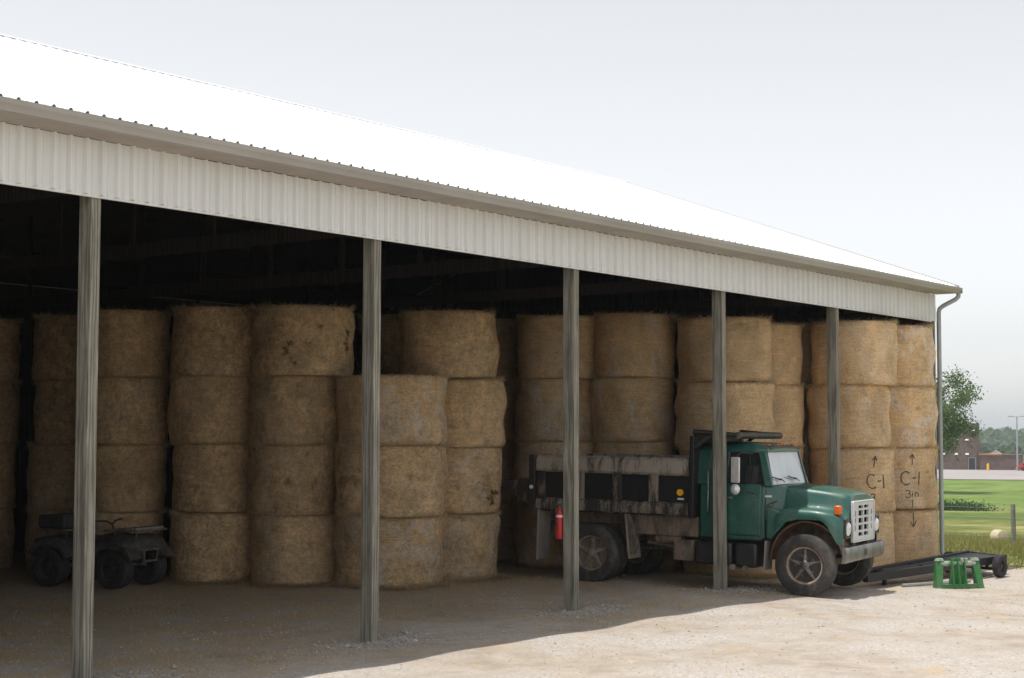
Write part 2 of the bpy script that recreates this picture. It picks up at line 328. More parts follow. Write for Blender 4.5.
# ------------------------------------------------------------------ terrain
FX = [30, 35, 40, 45, 50, 57, 64, 76, 90, 105, 120, 160, 200, 320, 420, 700, 1200, 9000]
FZ = [0, -.10, -.33, -.60, -.94, -1.36, -1.80, -2.32, -2.70, -2.93, -3.05, -3.0, -3.0, -3.0, -5.0, -7, -8, -8]
def sstep(t): t = np.clip(t, 0, 1); return t*t*(3-2*t)
def gh(x, y):
    x = np.asarray(x, float); y = np.asarray(y, float)
    und = .012*np.sin(x*1.7+y*.9)*np.sin(y*1.3-x*.4)+.01*np.sin(x*3.1-y*2.3)
    return -.17*sstep((x-.8*np.clip(y, -6, 4)-20)/9)+np.interp(x, FX, FZ)+und*(np.abs(x) < 60)
def gz(x, y): return float(gh(x, y))
def axis_pts(lo, hi, step, outs_lo, outs_hi):
    return np.array(sorted(set(outs_lo))+list(np.arange(lo, hi, step))+sorted(set(outs_hi)))
gx = axis_pts(-6, 46, .3, [-2500, -1500, -700, -300, -120, -60, -30, -15, -9], [46, 47, 48.5, 50, 52, 54, 57, 60, 64, 68, 72, 76, 82, 90, 97, 105, 112, 120, 140, 160, 200, 260, 320, 360, 420, 550, 700, 1200, 1800, 2500])
gy = axis_pts(-15, 17, .3, [-2500, -1500, -700, -300, -120, -60, -35, -25, -19], [17, 20, 25, 32, 40, 60, 90, 150, 300, 700, 1500, 2500])
GX, GY = np.meshgrid(gx, gy, indexing='ij'); GZ = gh(GX, GY)
nx_, ny_ = len(gx), len(gy); idx = np.arange(nx_*ny_).reshape(nx_, ny_)
gf = np.stack([idx[:-1, :-1], idx[1:, :-1], idx[1:, 1:], idx[:-1, 1:]], -1).reshape(-1, 4)
ground = raw('ground', np.stack([GX, GY, GZ], -1).reshape(-1, 3), gf, M['ground'], smooth=True)
tag(ground, kind='structure', label='gravel farm lot running out into a grass field')

# ------------------------------------------------------------------ barn
X0, SP, XE, ZB = 9.79, 4.115, 30.60, 4.75     # first post, bay, corner post, underside of fascia
XL = X0-SP; RIDGE_Y, RIDGE_Z, EAVE_Y, EAVE_Z, DEPTH = 7.62, 8.36, -.50, 5.43, 15.24  # unseen left end set one bay out, closing off light from there
barn = empty('pole_barn', (XL, 0, 0)); tag(barn, 'long open-fronted pole barn with white steel roof and weathered wooden posts', 'barn')
BX = XL
def bp(mb, name, m, **k):
    o = mb.build(name, m, barn, **k); o.location = (-BX, 0, 0); return o
PITCH = (RIDGE_Z-EAVE_Z)/(RIDGE_Y-EAVE_Y); XR = 30.73
def sheet_profile(w=.76, ribs=4, h=.022, t=.004):
    top = []; p = w/ribs
    for i in range(ribs):
        c = p*(i+.12); top += [(c-.026, 0), (c-.011, h), (c+.011, h), (c+.026, 0), (c+.026+.055, 0), (c+.026+.060, .004), (c+.026+.072, .004), (c+.026+.077, 0)]
    top[0] = (0.0, 0); top.append((w-.0015, 0))
    return top+[(a, b-t) for a, b in top[::-1]]
prof = sheet_profile(); NS = int((XR-(XL-.3))/.76)
# roof sheets (front and back slope share meshes)
def slope_mesh(y0, z0, y1, z1):
    d = Vector((0, y1-y0, z1-z0)).normalized(); nrm = Vector((0, -d.z, d.y))
    if nrm.z < 0: nrm = -nrm
    secs = [[Vector((a, y, z))+nrm*b for a, b in prof] for y, z in ((y0, z0), (y1, z1))]
    return MB().loft(secs).mesh('roof_sheet', M['roof'], 20)
front_me = slope_mesh(EAVE_Y, EAVE_Z, RIDGE_Y-.01, RIDGE_Z); back_me = slope_mesh(2*RIDGE_Y-EAVE_Y, EAVE_Z, RIDGE_Y+.01, RIDGE_Z)
secs = [[Vector((a, -b, z)) for a, b in prof] for z in (ZB, 5.296)]; prof_f = [(a, b*2.1 if b > 0 else b) for a, b in prof]; secs = [[Vector((a, -b, z)) for a, b in prof_f] for z in (ZB, 5.296)]; fas_me = MB().loft(secs).mesh('fascia_sheet', M['fascia'], 20)
xs0 = XR-NS*.76
for i in range(NS):
    x = xs0+i*.76-BX
    inst('roof_sheet', front_me, barn, (x, 0, RNG.uniform(-.0015, .0015))); inst('roof_sheet', back_me, barn, (x, 0, RNG.uniform(-.0015, .0015)))
    inst('fascia_sheet', fas_me, barn, (x-.05, -.045+RNG.uniform(-.002, .002), RNG.uniform(-.004, .004)))
m = MB()
for sgn in (-1, 1): m.hexa([(xs0, RIDGE_Y, RIDGE_Z+.025), (XR+.02, RIDGE_Y, RIDGE_Z+.025), (XR+.02, RIDGE_Y+sgn*.2, RIDGE_Z+.025-.2*PITCH), (xs0, RIDGE_Y+sgn*.2, RIDGE_Z+.025-.2*PITCH),
    (xs0, RIDGE_Y, RIDGE_Z+.04), (XR+.02, RIDGE_Y, RIDGE_Z+.04), (XR+.02, RIDGE_Y+sgn*.2, RIDGE_Z+.04-.2*PITCH), (xs0, RIDGE_Y+sgn*.2, RIDGE_Z+.04-.2*PITCH)])
bp(m, 'ridge_cap', M['roof'])
for ye, yr in ((EAVE_Y+.03, RIDGE_Y-.012), (2*RIDGE_Y-EAVE_Y-.03, RIDGE_Y+.012)):      # dark liner added below the steel to cut bounced light
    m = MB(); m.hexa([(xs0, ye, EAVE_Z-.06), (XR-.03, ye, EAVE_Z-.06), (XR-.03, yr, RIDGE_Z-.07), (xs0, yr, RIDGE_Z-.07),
                      (xs0, ye, EAVE_Z-.022), (XR-.03, ye, EAVE_Z-.022), (XR-.03, yr, RIDGE_Z-.032), (xs0, yr, RIDGE_Z-.032)]); bp(m, 'added_roof_liner', M['liner'])
# rake trim on the far gable edge
m = MB()
for ye in (EAVE_Y-.02, 2*RIDGE_Y-EAVE_Y+.02): m.hexa([(XR+.003, ye, EAVE_Z-.14), (XR+.03, ye, EAVE_Z-.14), (XR+.03, RIDGE_Y, RIDGE_Z-.14), (XR+.003, RIDGE_Y, RIDGE_Z-.14),
    (XR+.003, ye, EAVE_Z+.03), (XR+.03, ye, EAVE_Z+.03), (XR+.03, RIDGE_Y, RIDGE_Z+.03), (XR+.003, RIDGE_Y, RIDGE_Z+.03)])
bp(m, 'rake_trim', M['gutter'])
# gutter: K-style profile in (y, z), open on top
gp = [(-.455, 5.405), (-.455, 5.30), (-.535, 5.30), (-.548, 5.335), (-.575, 5.365), (-.580, 5.41), (-.566, 5.41), (-.562, 5.372), (-.536, 5.343), (-.526, 5.310), (-.465, 5.310), (-.465, 5.405)]
m = MB(); m.loft([[(x, a, b) for a, b in gp] for x in (xs0, XR+.05)]); m.box(XR+.05, XR+.054, -.576, -.457, 5.302, 5.408)
bp(m, 'gutter', M['gutter'], angle=25)
m = MB(); m.box(xs0, XR-.02, -.45, -.452+.02, 5.30, 5.405); bp(m, 'eave_board', M['gutter'])
for i in range(int((XR-xs0)/3.04)+1):          # soffit in lengths
    a = xs0+i*3.04; b = min(a+3.035, XR-.02)
    if b > a+.05: m = MB(); m.box(a, b, -.428, -.048, 5.300, 5.312); bp(m, 'soffit', M['soffit'])
m = MB(); m.box(xs0, XR-.25, -.040, -.012, ZB-.02, ZB+.006); bp(m, 'fascia_trim', M['fascia'])
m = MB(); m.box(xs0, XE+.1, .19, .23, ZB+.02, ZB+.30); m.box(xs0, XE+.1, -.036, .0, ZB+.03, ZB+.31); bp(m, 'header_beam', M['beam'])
m = MB(); m.tube([(XR-.01, -.515, 5.30), (XR-.01, -.51, 5.235), (XR-.03, -.46, 5.18), (XE+.09, -.2, 5.06), (XE+.05, -.14, 5.0), (XE+.04, -.125, 4.92), (XE+.04, -.125, .1), (XE+.06, -.17, -.06), (XE+.09, -.36, -.13)], .045, 10)
bp(m, 'downspout', M['galv'])
# posts: laminated from three boards
for i in range(7):
    x = X0+(i-1)*SP if i < 6 else XE
    m = MB(); g = gz(x, 0)
    for k in range(3):
        a = x-.058+k*.0395; m.box(a, a+.0375, .0+.002*(k % 2), .185-.002*(k % 2), g-.25, ZB+.35)
    m.box(x-.0585, x+.0585, .004, .180, g-.24, ZB+.30)
    bp(m, 'post', M['post'], bevel=.003)
    x2 = x
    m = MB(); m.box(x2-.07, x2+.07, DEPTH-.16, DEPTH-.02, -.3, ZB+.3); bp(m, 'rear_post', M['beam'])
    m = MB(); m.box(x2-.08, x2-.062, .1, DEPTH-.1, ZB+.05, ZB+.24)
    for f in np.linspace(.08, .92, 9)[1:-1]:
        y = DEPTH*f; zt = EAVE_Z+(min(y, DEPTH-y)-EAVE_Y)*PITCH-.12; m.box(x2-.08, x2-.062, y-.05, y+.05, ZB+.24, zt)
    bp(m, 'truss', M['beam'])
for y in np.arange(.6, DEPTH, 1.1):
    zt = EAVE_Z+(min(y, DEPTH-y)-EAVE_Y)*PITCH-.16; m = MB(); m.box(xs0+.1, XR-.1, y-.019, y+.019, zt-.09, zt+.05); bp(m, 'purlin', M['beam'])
def wall_run(p0, p1, z1f, name):
    p0 = Vector(p0); p1 = Vector(p1); d = (p1-p0); L = d.length; d.normalize(); nn = Vector((d.y, -d.x, 0)); k = int(round(L/.76))
    for i in range(k):
        secs = []
        a0 = p0+d*(L/k*i)
        for top in (0, 1):
            secs.append([a0+d*a*(L/k/.76)+nn*b+Vector((0, 0, z1f(a0+d*a) if top else -.3)) for a, b in prof])
        bp(MB().loft(secs), name, M['wall'], angle=20)
rz = lambda p: EAVE_Z+(min(p.y, DEPTH-p.y)-EAVE_Y)*PITCH-.09
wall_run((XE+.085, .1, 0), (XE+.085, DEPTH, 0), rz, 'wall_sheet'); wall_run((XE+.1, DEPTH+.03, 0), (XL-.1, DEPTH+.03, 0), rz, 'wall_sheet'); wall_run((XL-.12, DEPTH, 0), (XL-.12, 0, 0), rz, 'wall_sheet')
m = MB(); m.box(XE+.062, XE+.105, -.02, .085, -.3, ZB+.3); bp(m, 'corner_trim', M['galv'])

# ------------------------------------------------------------------ bales
BV = []
class BaleShape:
    def __init__(s, seed):
        r = np.random.default_rng(seed); s.t = [(r.integers(1, 6), r.uniform(0, 6.28), r.uniform(.5, 4), r.uniform(0, 6.28), r.uniform(.004, .018)) for _ in range(9)]
        s.lean = r.uniform(-.02, .02, 2); s.belly = r.uniform(.0, .03)
    def rad(s, th, u):                       # u 0..1 up the bale, unit radius, unit height
        e = np.minimum(u, 1-u); edge = .085
        rr = 1-np.where(e < edge, .055*(1-np.sqrt(np.clip(1-(1-e/edge)**2, 0, 1))), 0)+s.belly*(4*u*(1-u)-.6)
        for k, a, q, b, w in s.t: rr = rr+w*np.sin(k*th+a)*np.sin(q*u*3.1+b)
        return rr
    def mesh(s):
        nth, us = 56, np.concatenate([[0, .012, .03, .055, .085], np.linspace(.14, .86, 11), [.915, .945, .97, .988, 1]])
        th = np.arange(nth)*2*np.pi/nth; T, U = np.meshgrid(th, us); R_ = s.rad(T, U)
        jit = np.random.default_rng(5).normal(0, .0045, R_.shape); R_ = R_+jit
        v = [np.stack([R_*np.cos(T), R_*np.sin(T), U], -1).reshape(-1, 3)]; nr = len(us)
        f = [(i*nth+k, i*nth+(k+1) % nth, (i+1)*nth+(k+1) % nth, (i+1)*nth+k) for i in range(nr-1) for k in range(nth)]
        q = [(i, sc, z) for i, (sc, z) in enumerate(((.8, 1.006), (.45, 1.012)))]; b = nr*nth
        for i, sc, z in q: v.append(np.stack([R_[-1]*sc*np.cos(th), R_[-1]*sc*np.sin(th), np.full(nth, z)+.006*np.sin(5*th+i)], -1))
        for i in range(2):
            a0 = (nr-1+i)*nth
            f += [(a0+k, a0+(k+1) % nth, a0+nth+(k+1) % nth, a0+nth+k) for k in range(nth)]
        f.append(tuple((nr+1)*nth+k for k in range(nth))); f.append(tuple(range(nth))[::-1])
        me = bpy.data.meshes.new('round_bale'); me.from_pydata([tuple(p) for p in np.concatenate(v)], [], f); me.update(); me.materials.append(M['bale'])
        for p in me.polygons: p.use_smooth = True
        return me
    def fuzz(s, seed):
        r = np.random.default_rng(seed); n = 1300; u = np.where(r.random(n) < .5, 1-np.abs(r.normal(0, .02, n)), np.where(r.random(n) < .35, np.abs(r.normal(0, .02, n)), r.random(n))); u = np.clip(u, 0, 1)
        th = r.uniform(0, 2*np.pi, n); R_ = s.rad(th, u)-.006; p = np.stack([R_*np.cos(th), R_*np.sin(th), u], -1)
        out = np.stack([np.cos(th), np.sin(th), r.normal(0, .5, n)+np.where(u > .93, .6, 0)], -1); tan = np.stack([-np.sin(th), np.cos(th), 0*th], -1)*r.normal(0, 1.4, n)[:, None]
        d = out*r.uniform(.25, 1, n)[:, None]+tan; d /= np.linalg.norm(d, axis=1)[:, None]; L = r.uniform(.03, .10, n)[:, None]*np.where(u > .93, 1.7, 1)[:, None]
        w = np.cross(d, out); w /= np.linalg.norm(w, axis=1)[:, None]+1e-9; w *= np.where(u > .9, .0042, .0028)[:, None]
        v = np.stack([p-w, p+w, p+d*L+w*.4], 1).reshape(-1, 3); f = np.arange(n*3).reshape(-1, 3)
        o = raw('loose_straw', v, f, M['straw']); me = o.data; bpy.data.objects.remove(o); return me
for sd in range(6):
    b = BaleShape(100+sd); BV.append((b, b.mesh(), b.fuzz(sd)))
GRP = 'round bales stacked on end in the barn'
def cray(px, py):
    return Fv+Rv*((px-512)/FPX)+Uv*((339-py)/FPX)
def along(px, k, r):                           # a real place: along the sight line of column px, at k pixels per metre, plus the radius
    d = cray(px, 437); t = FPX/k+r; return d.x*t, -DIST+d.y*t
CAMP = Vector((0, -DIST, EYE))
# (screen column, scale, radius, bale height, count, phrase, brightness, scuff, rot)
STACKS = [
 (-25, 56.5, .77, 1.135, 4, 'in the stack cut by the left picture edge', 1.0, .2, .3),
 (72, 57.6, .76, 1.135, 4, 'in the stack left of the nearest post', .95, .2, .3),
 (124, 60, .755, 1.135, 4, 'in the stack right of the nearest post', 1.0, .3, .2),
 (217, 61, .755, 1.135, 4, 'in the stack right of the quad bike', 1.05, .2, .5),
 (297, 62.3, .745, 1.128, 4, 'in the stack left of the second post', 1.0, .2, .6),
 (389, 63.4, .88, 1.125, 3, 'in the three-high stack behind the second post', 1.0, .7, .35),
 (402, 55.8, .75, 1.15, 4, 'set back behind the three-high stack', .9, .2, .4),
 (452, 60.2, .84, 1.13, 4, 'in the ragged stack left of the dump truck', 1.0, .5, .75),
 (494, 52.0, .74, 1.175, 4, 'in the dark gap behind the truck tailgate', .9, .8, .2),
 (555, 54.5, .775, 1.16, 4, 'in the stack behind the third post', .95, .9, .2),
 (637, 55.3, .765, 1.17, 4, 'in the stack above the dump bed', 1.0, 1.0, .2),
 (728, 57.0, .875, 1.16, 4, 'in the wide stack behind the fourth post', 1.0, .5, .3),
 (765, 54.0, .74, 1.17, 4, 'in the stack half hidden beside the windshield', 1.0, .3, .2),
 (803, 51.4, .77, 1.20, 4, 'in the stack left of the fifth post', 1.0, .5, .2),
 (851, 54, .78, 1.188, 4, 'in the stack right of the fifth post', 1.05, .3, .2),
 (903, 51.6, .77, 1.188, 4, 'beside the right corner post', 1.05, .75, .35)]
LEV = {4: ['bottom round straw bale', 'third round bale from the top', 'second round bale from the top', 'topmost round straw bale'],
       3: ['bottom round straw bale', 'middle round straw bale', 'topmost round straw bale']}
BALES = {}
for si, (px, k, r, h, cnt, phr, br, sc_, ro) in enumerate(STACKS):
    x, y = along(px, k, r); z = gz(x, y)-.015
    if si == 15: y += .1
    rr = np.random.default_rng(1000+si)
    for lv in range(cnt):
        vi = int(rr.integers(0, 6)); sh, me, fz = BV[vi]; ox, oy = rr.normal(0, .032, 2); rl = r*rr.uniform(.975, 1.02)
        if si == 4 and lv == 3: ox, oy, rl = .10, -.10, .83
        if si == 7 and lv == 3: ox, oy, rl = -.07, .06, .83
        if si in (14, 15): ox, oy = ox*.6, oy*.6
        wx, wy = (0, 0) if lv == 0 else (wx+rr.normal(0, .03), wy+rr.normal(0, .03)); ox += wx; oy += wy; rot = rr.uniform(0, 6.28); hh = h*rr.uniform(.99, 1.01)
        o = inst('round_bale', me, None, (x+ox, y+oy, z), (rr.normal(0, .009), rr.normal(0, .009), rot), (rl, rl*(1 if si in (12, 14, 15) else rr.uniform(.965, 1.02)), hh*.998))
        b = br*rr.uniform(.86, 1.08)*(1.1 if si > 10 else 1); o.color = (b, min(1, sc_*rr.uniform(.2, 1.3)), min(1, ro*rr.uniform(.1, 1.5)), (.62 if si < 5 else .5 if si < 8 else .12)*rr.uniform(.7, 1.25))  # right-hand stacks tinted lighter, standing in for light near the opening
        lab = LEV[cnt][lv]+' '+phr
        if si == 15 and lv == 1: lab = 'round bale sprayed C-1 under an arrow, beside the right corner post'
        if si == 15 and lv == 0: lab = 'bottom round bale with a sprayed down arrow, beside the right corner post'
        if si == 14 and lv == 1: lab = 'round bale sprayed with up arrow and C-1, right of the fifth post'
        if si == 7 and lv == 2: lab = 'ragged round bale with a sticking-out straw tuft, left of the truck tailgate'
        tag(o, lab, 'bale', GRP)
        inst('loose_straw', fz, o)['kind'] = 'stuff'
        BALES[si, lv] = (o, sh, x+ox, y+oy, z, rl, hh, rot); z += hh
def strokes(key, name, lines, s0, z0, width=.022):
    """painted strokes that lie on the bale's own curved side; s0 metres to the right of the side facing the lot, z0 above its base"""
    o, sh, bx, by, bz, r, h, rot = BALES[key]; face = math.atan2(-DIST-by, 0-bx)
    def P(s_, z_, off=.008):
        th = face+(s0+s_)/r; u = (z0+z_)/h; R_ = float(sh.rad(np.float64(th-rot), np.float64(u)))+off/r
        a = th-rot; return Vector((R_*math.cos(a), R_*math.sin(a), u))
    v = []; f = []
    for line in lines:
        pts = []
        for a, b in zip(line[:-1], line[1:]):
            q = max(2, int(math.hypot(b[0]-a[0], b[1]-a[1])/.02)); pts += [(a[0]+(b[0]-a[0])*i/q, a[1]+(b[1]-a[1])*i/q) for i in range(q)]
        pts.append(line[-1]); n0 = len(v)
        for i, (a, b) in enumerate(pts):
            d = (pts[min(i+1, len(pts)-1)][0]-pts[max(i-1, 0)][0], pts[min(i+1, len(pts)-1)][1]-pts[max(i-1, 0)][1]); L = math.hypot(*d) or 1
            w = width*random.uniform(.55, .95)/2; nx, nz = -d[1]/L*w, d[0]/L*w
            v += [P(a+nx, b+nz), P(a+nx, b+nz, -.012), P(a-nx, b-nz, -.012), P(a-nx, b-nz)]
        for i in range(len(pts)-1):
            b0 = n0+4*i; f += [(b0+e, b0+(e+1) % 4, b0+4+(e+1) % 4, b0+4+e) for e in range(4)]
        f += [(n0, n0+1, n0+2, n0+3), tuple(len(v)-4+i for i in (3, 2, 1, 0))]
    mb = MB(); mb.add(v, f); q = mb.build(name, M['mark'], o); return q
def arc(cx, cz, rx, rz_, a0, a1, n=10): return [(cx+rx*math.cos(math.radians(a0+(a1-a0)*i/n)), cz+rz_*math.sin(math.radians(a0+(a1-a0)*i/n))) for i in range(n+1)]
UP = [[(0, 0), (.01, .2)], [(-.04, .13), (.01, .21), (.055, .125)]]
C1 = [arc(.0, 0, .10, .13, 50, 310), [(.12, .0), (.19, .01)], [(.25, -.13), (.255, .12)]]
IN3 = [arc(0, .035, .045, .035, 150, -80, 8)+arc(0, -.035, .05, .038, 80, -150, 8), [(.09, -.06), (.095, .02)], [(.09, .05), (.095, .06)], [(.15, -.06), (.15, .025)]+arc(.185, -.005, .035, .03, 150, 0, 6)+[(.22, -.06)]]
strokes((15, 1), 'sprayed_arrow', UP, .31, .86); strokes((15, 1), 'sprayed_letters', C1, .18, .60, .03); strokes((15, 1), 'sprayed_note', IN3, .20, .30, .022)
strokes((15, 1), 'arrow_shaft', [[(0, .18), (0, .03)]], .28, .0); strokes((15, 0), 'sprayed_arrow', [[(0, .0), (.005, -.26)], [(-.06, -.16), (.005, -.27), (.06, -.15)]], .28, 1.14)
strokes((14, 1), 'sprayed_arrow', UP, .42, .84); strokes((14, 1), 'sprayed_letters', C1, .38, .58, .03); strokes((14, 1), 'sprayed_note', [IN3[0]], .38, .28, .022)
strokes((12, 1), 'sprayed_arrow', UP, .42, .80)
# a torn tuft on the ragged stack
o, sh, bx, by, bz, r, h, rot = BALES[7, 2]
r_ = np.random.default_rng(3); n = 160; dirr = math.atan2(-.55, .8); th = dirr-rot+r_.normal(0, .12, n); u = np.clip(.32+r_.normal(0, .07, n), 0, 1); p = np.stack([.97*np.cos(th), .97*np.sin(th), u], -1)
d = np.stack([np.cos(th), np.sin(th), r_.normal(-.55, .3, n)], -1)+np.stack([-np.sin(th), np.cos(th), 0*th], -1)*r_.normal(0, .4, n)[:, None]; L = r_.uniform(.06, .22, n)[:, None]
w = np.cross(d, [0, 0, 1.]); w /= np.linalg.norm(w, axis=1)[:, None]; w *= .005
tf = raw('straw_tuft', np.stack([p-w, p+w, p+d*L+w*.4], 1).reshape(-1, 3), np.arange(n*3).reshape(-1, 3), M['straw'], o); tf['kind'] = 'stuff'

# ------------------------------------------------------------------ dump truck (local: +x forward from the rear axle, +y its left, z up)
HD = math.radians(-81.25); hx = Vector((math.cos(HD), math.sin(HD), 0)); hl = Vector((-hx.y, hx.x, 0))
org = Vector((21.844, 2.358, 0))+hl*1.04
tz = [gz(*(org+hx*a+hl*b).to_2d()) for a, b in ((0, -1.04), (3.66, -1.04))]
truck = empty('dump_truck', (org.x, org.y, tz[0]-.005)); truck.rotation_euler = (0, math.atan2(tz[0]-tz[1], 3.66), HD); truck.scale = (.992, .96, .96)
tag(truck, 'old green dump truck with dusty black bed, parked nose-out under the barn eave', 'dump truck')
TB = lambda mb, name, m, par=truck, **k: mb.build(name, m, par, **k)
def tyre_mesh(r, w, m):
    h = w/2; b = MB()
    b.lathe([(r*.59, -h*.72), (r*.64, -h*.92), (r*.80, -h), (r*.93, -h*.93), (r*.985, -h*.80), (r, -h*.55), (r, -h*.46), (r*.975, -h*.44), (r*.975, -h*.36), (r, -h*.34), (r, -h*.06), (r*.975, -h*.04),
             (r*.975, h*.04), (r, h*.06), (r, h*.34), (r*.975, h*.36), (r*.975, h*.44), (r, h*.46), (r, h*.55), (r*.985, h*.80), (r*.93, h*.93), (r*.80, h), (r*.64, h*.92), (r*.59, h*.72)], n=48, close=True)
    return b.mesh('tyre', m, 30)
def wheel(loc, r, w, parent, out, style):
    """out: -1 when its outer face looks towards the truck's right"""
    e = empty('wheel', loc); e.parent = parent
    inst('tyre', tyre_mesh(r, w, M['rubber'] if style != 'quad' else M['darkrubber']), e)
    R_ = r*.60; h = w/2; y = out*h
    b = MB(); b.lathe([(R_*.93, -h*.7), (R_*1.02, -h*.78), (R_*1.04, -h*.7), (R_*.95, -h*.55), (R_*.92, 0), (R_*.95, h*.55), (R_*1.04, h*.7), (R_*1.02, h*.78), (R_*.93, h*.7), (R_*.88, 0)], n=40, close=True)
    b.build('rim', {'front': M['rustring'], 'rear': M['rimdust'], 'quad': M['rimdark']}[style], e)
    d0 = .10 if style == 'front' else .30
    b = MB(); c0, c1 = sorted((y*(.40-d0), y*(.46-d0))); b.lathe([(.01, c0), (R_*.90, c0), (R_*.90, c1), (.01, c1)], n=32); b.build('wheel_disc', M['rimdark'] if style != 'rear' else M['chassis'], e)
    for k in range(5):
        a = 2*math.pi*k/5+.31; u = Vector((math.cos(a), 0, math.sin(a))); t = Vector((-math.sin(a), 0, math.cos(a))); b = MB()
        w0, w1 = {'front': (.042, .018), 'rear': (.05, .03)}.get(style, (.05, .04))
        w0 *= r/.5; w1 *= r/.5
        yi0, yo0, yi1, yo1 = y*(.44-d0), y*(.74-d0), y*(.42-d0), y*(.62-d0)
        b.hexa([u*R_*.2-t*w0+Vector((0, yi0, 0)), u*R_*.2+t*w0+Vector((0, yi0, 0)), u*R_*.2+t*w0*.6+Vector((0, yo0, 0)), u*R_*.2-t*w0*.6+Vector((0, yo0, 0)),
                u*R_*.93-t*w1+Vector((0, yi1, 0)), u*R_*.93+t*w1+Vector((0, yi1, 0)), u*R_*.93+t*w1*.6+Vector((0, yo1, 0)), u*R_*.93-t*w1*.6+Vector((0, yo1, 0))])
        b.build('spoke', {'front': M['rimsilver'], 'rear': M['rimdust'], 'quad': M['rimdark']}[style], e, bevel=.006)
    b = MB(); q = [(R_*.26, y*(.42-d0)), (R_*.26, y*(.80-d0)), (R_*.20, y*(.92-d0)), (.01, y*(.94-d0))]; b.lathe([(.01, y*(.42-d0))]+q, n=20)
    b.build('hub', {'front': M['chrome'], 'rear': M['rimdust'], 'quad': M['rimdark']}[style], e)
    if style == 'front':
        b = MB()
        for k in range(10):
            a = 2*math.pi*k/10; c = (math.cos(a)*R_*.55, y*(.52-d0), math.sin(a)*R_*.55)
            if k % 2: b.lathe([(.012, -.012), (.012, .012)], c, n=8)
        b.build('wheel_nut', M['rimsilver'], e)
    if style in ('front', 'rear'): e.scale = (.96/.992, 1, 1)
    return e
TR = .50
for sgn in (-1, 1):
    wheel((3.69, sgn*1.05, TR), TR, .25, truck, sgn, 'front')
    wheel((0, sgn*1.06, TR), TR, .24, truck, sgn, 'rear'); wheel((0, sgn*.775, TR), TR, .24, truck, -sgn, 'rear')
# chassis
for sgn in (-1, 1):
    b = MB(); ya, yb = sorted((sgn*.36, sgn*.45)); b.box(-1.15, 4.28, ya, yb, .72, .97); TB(b, 'frame_rail', M['chassis'], bevel=.01)
b = MB(); b.tube([(0, -1.0, .5), (0, -.2, .5), (0, 0, .5), (0, .2, .5), (0, 1.0, .5)], [.07, .09, .2, .09, .07], 14); TB(b, 'rear_axle', M['chassis'])
b = MB(); b.bar((3.69, -.95, .46), (3.69, .95, .46), .1, .1); TB(b, 'front_axle', M['chassis'])
b = MB(); b.tube([(.15, 0, .52), (2.6, 0, .72)], .05, 12); TB(b, 'drive_shaft', M['chassis'])
for sgn in (-1, 1):
    b = MB()
    for k in range(4): b.tube([(-.7+.1*k, sgn*.5, .78-.02*k), (-.3+.05*k, sgn*.5, .66-.028*k), (0, sgn*.5, .62-.03*k), (.3-.05*k, sgn*.5, .66-.028*k), (.7-.1*k, sgn*.5, .78-.02*k)], .016, 4)
    TB(b, 'leaf_spring', M['chassis'])
b = MB(); b.box(2.62, 3.9, -.32, .32, .62, 1.25); b.box(2.2, 2.7, -.2, .2, .6, .95); TB(b, 'engine', M['chassis'], bevel=.03)
b = MB(); b.box(-.95, 1.78, -.62, .62, .985, 1.17); TB(b, 'bed_subframe', M['chassis'], bevel=.01)
b = MB(); b.box(.62, 1.85, -1.02, -.93, .86, 1.19); TB(b, 'side_skirt', M['chassis'], bevel=.008)
b = MB(); b.box(.62, 1.85, .93, 1.02, .86, 1.19); TB(b, 'side_skirt', M['chassis'], bevel=.008)
b = MB(); b.tube([(1.1, -.9, .80), (1.55, -.9, .80)], .09, 14); TB(b, 'air_tank', M['chassis'])
b = MB(); b.box(1.42, 1.78, -1.0, -.6, .45, .80); TB(b, 'tool_box', M['chassis'], bevel=.02)
b = MB(); b.tube([(.9, -.8, .72), (1.2, -.85, .70), (1.42, -.95, .66)], .035, 10); TB(b, 'exhaust_pipe', M['chassis'])
b = MB(); b.box(1.84, 2.46, -1.08, -.55, .42, .80); TB(b, 'fuel_tank', M['black'], bevel=.04, seg=3)
b = MB(); b.box(2.50, 2.88, -1.06, -.6, .40, .80); TB(b, 'battery_box', M['black'], bevel=.05, seg=3)
b = MB(); b.box(1.9, 2.9, .55, 1.05, .42, .80); TB(b, 'fuel_tank', M['black'], bevel=.05, seg=3)
b = MB(); b.box(2.44, 2.52, -1.09, -.7, .36, .44); b.lathe([(.02, -.02), (.035, -.02), (.035, .02), (.02, .02)], (2.68, -1.05, .40), n=12); TB(b, 'step_bracket', M['rimdust'])
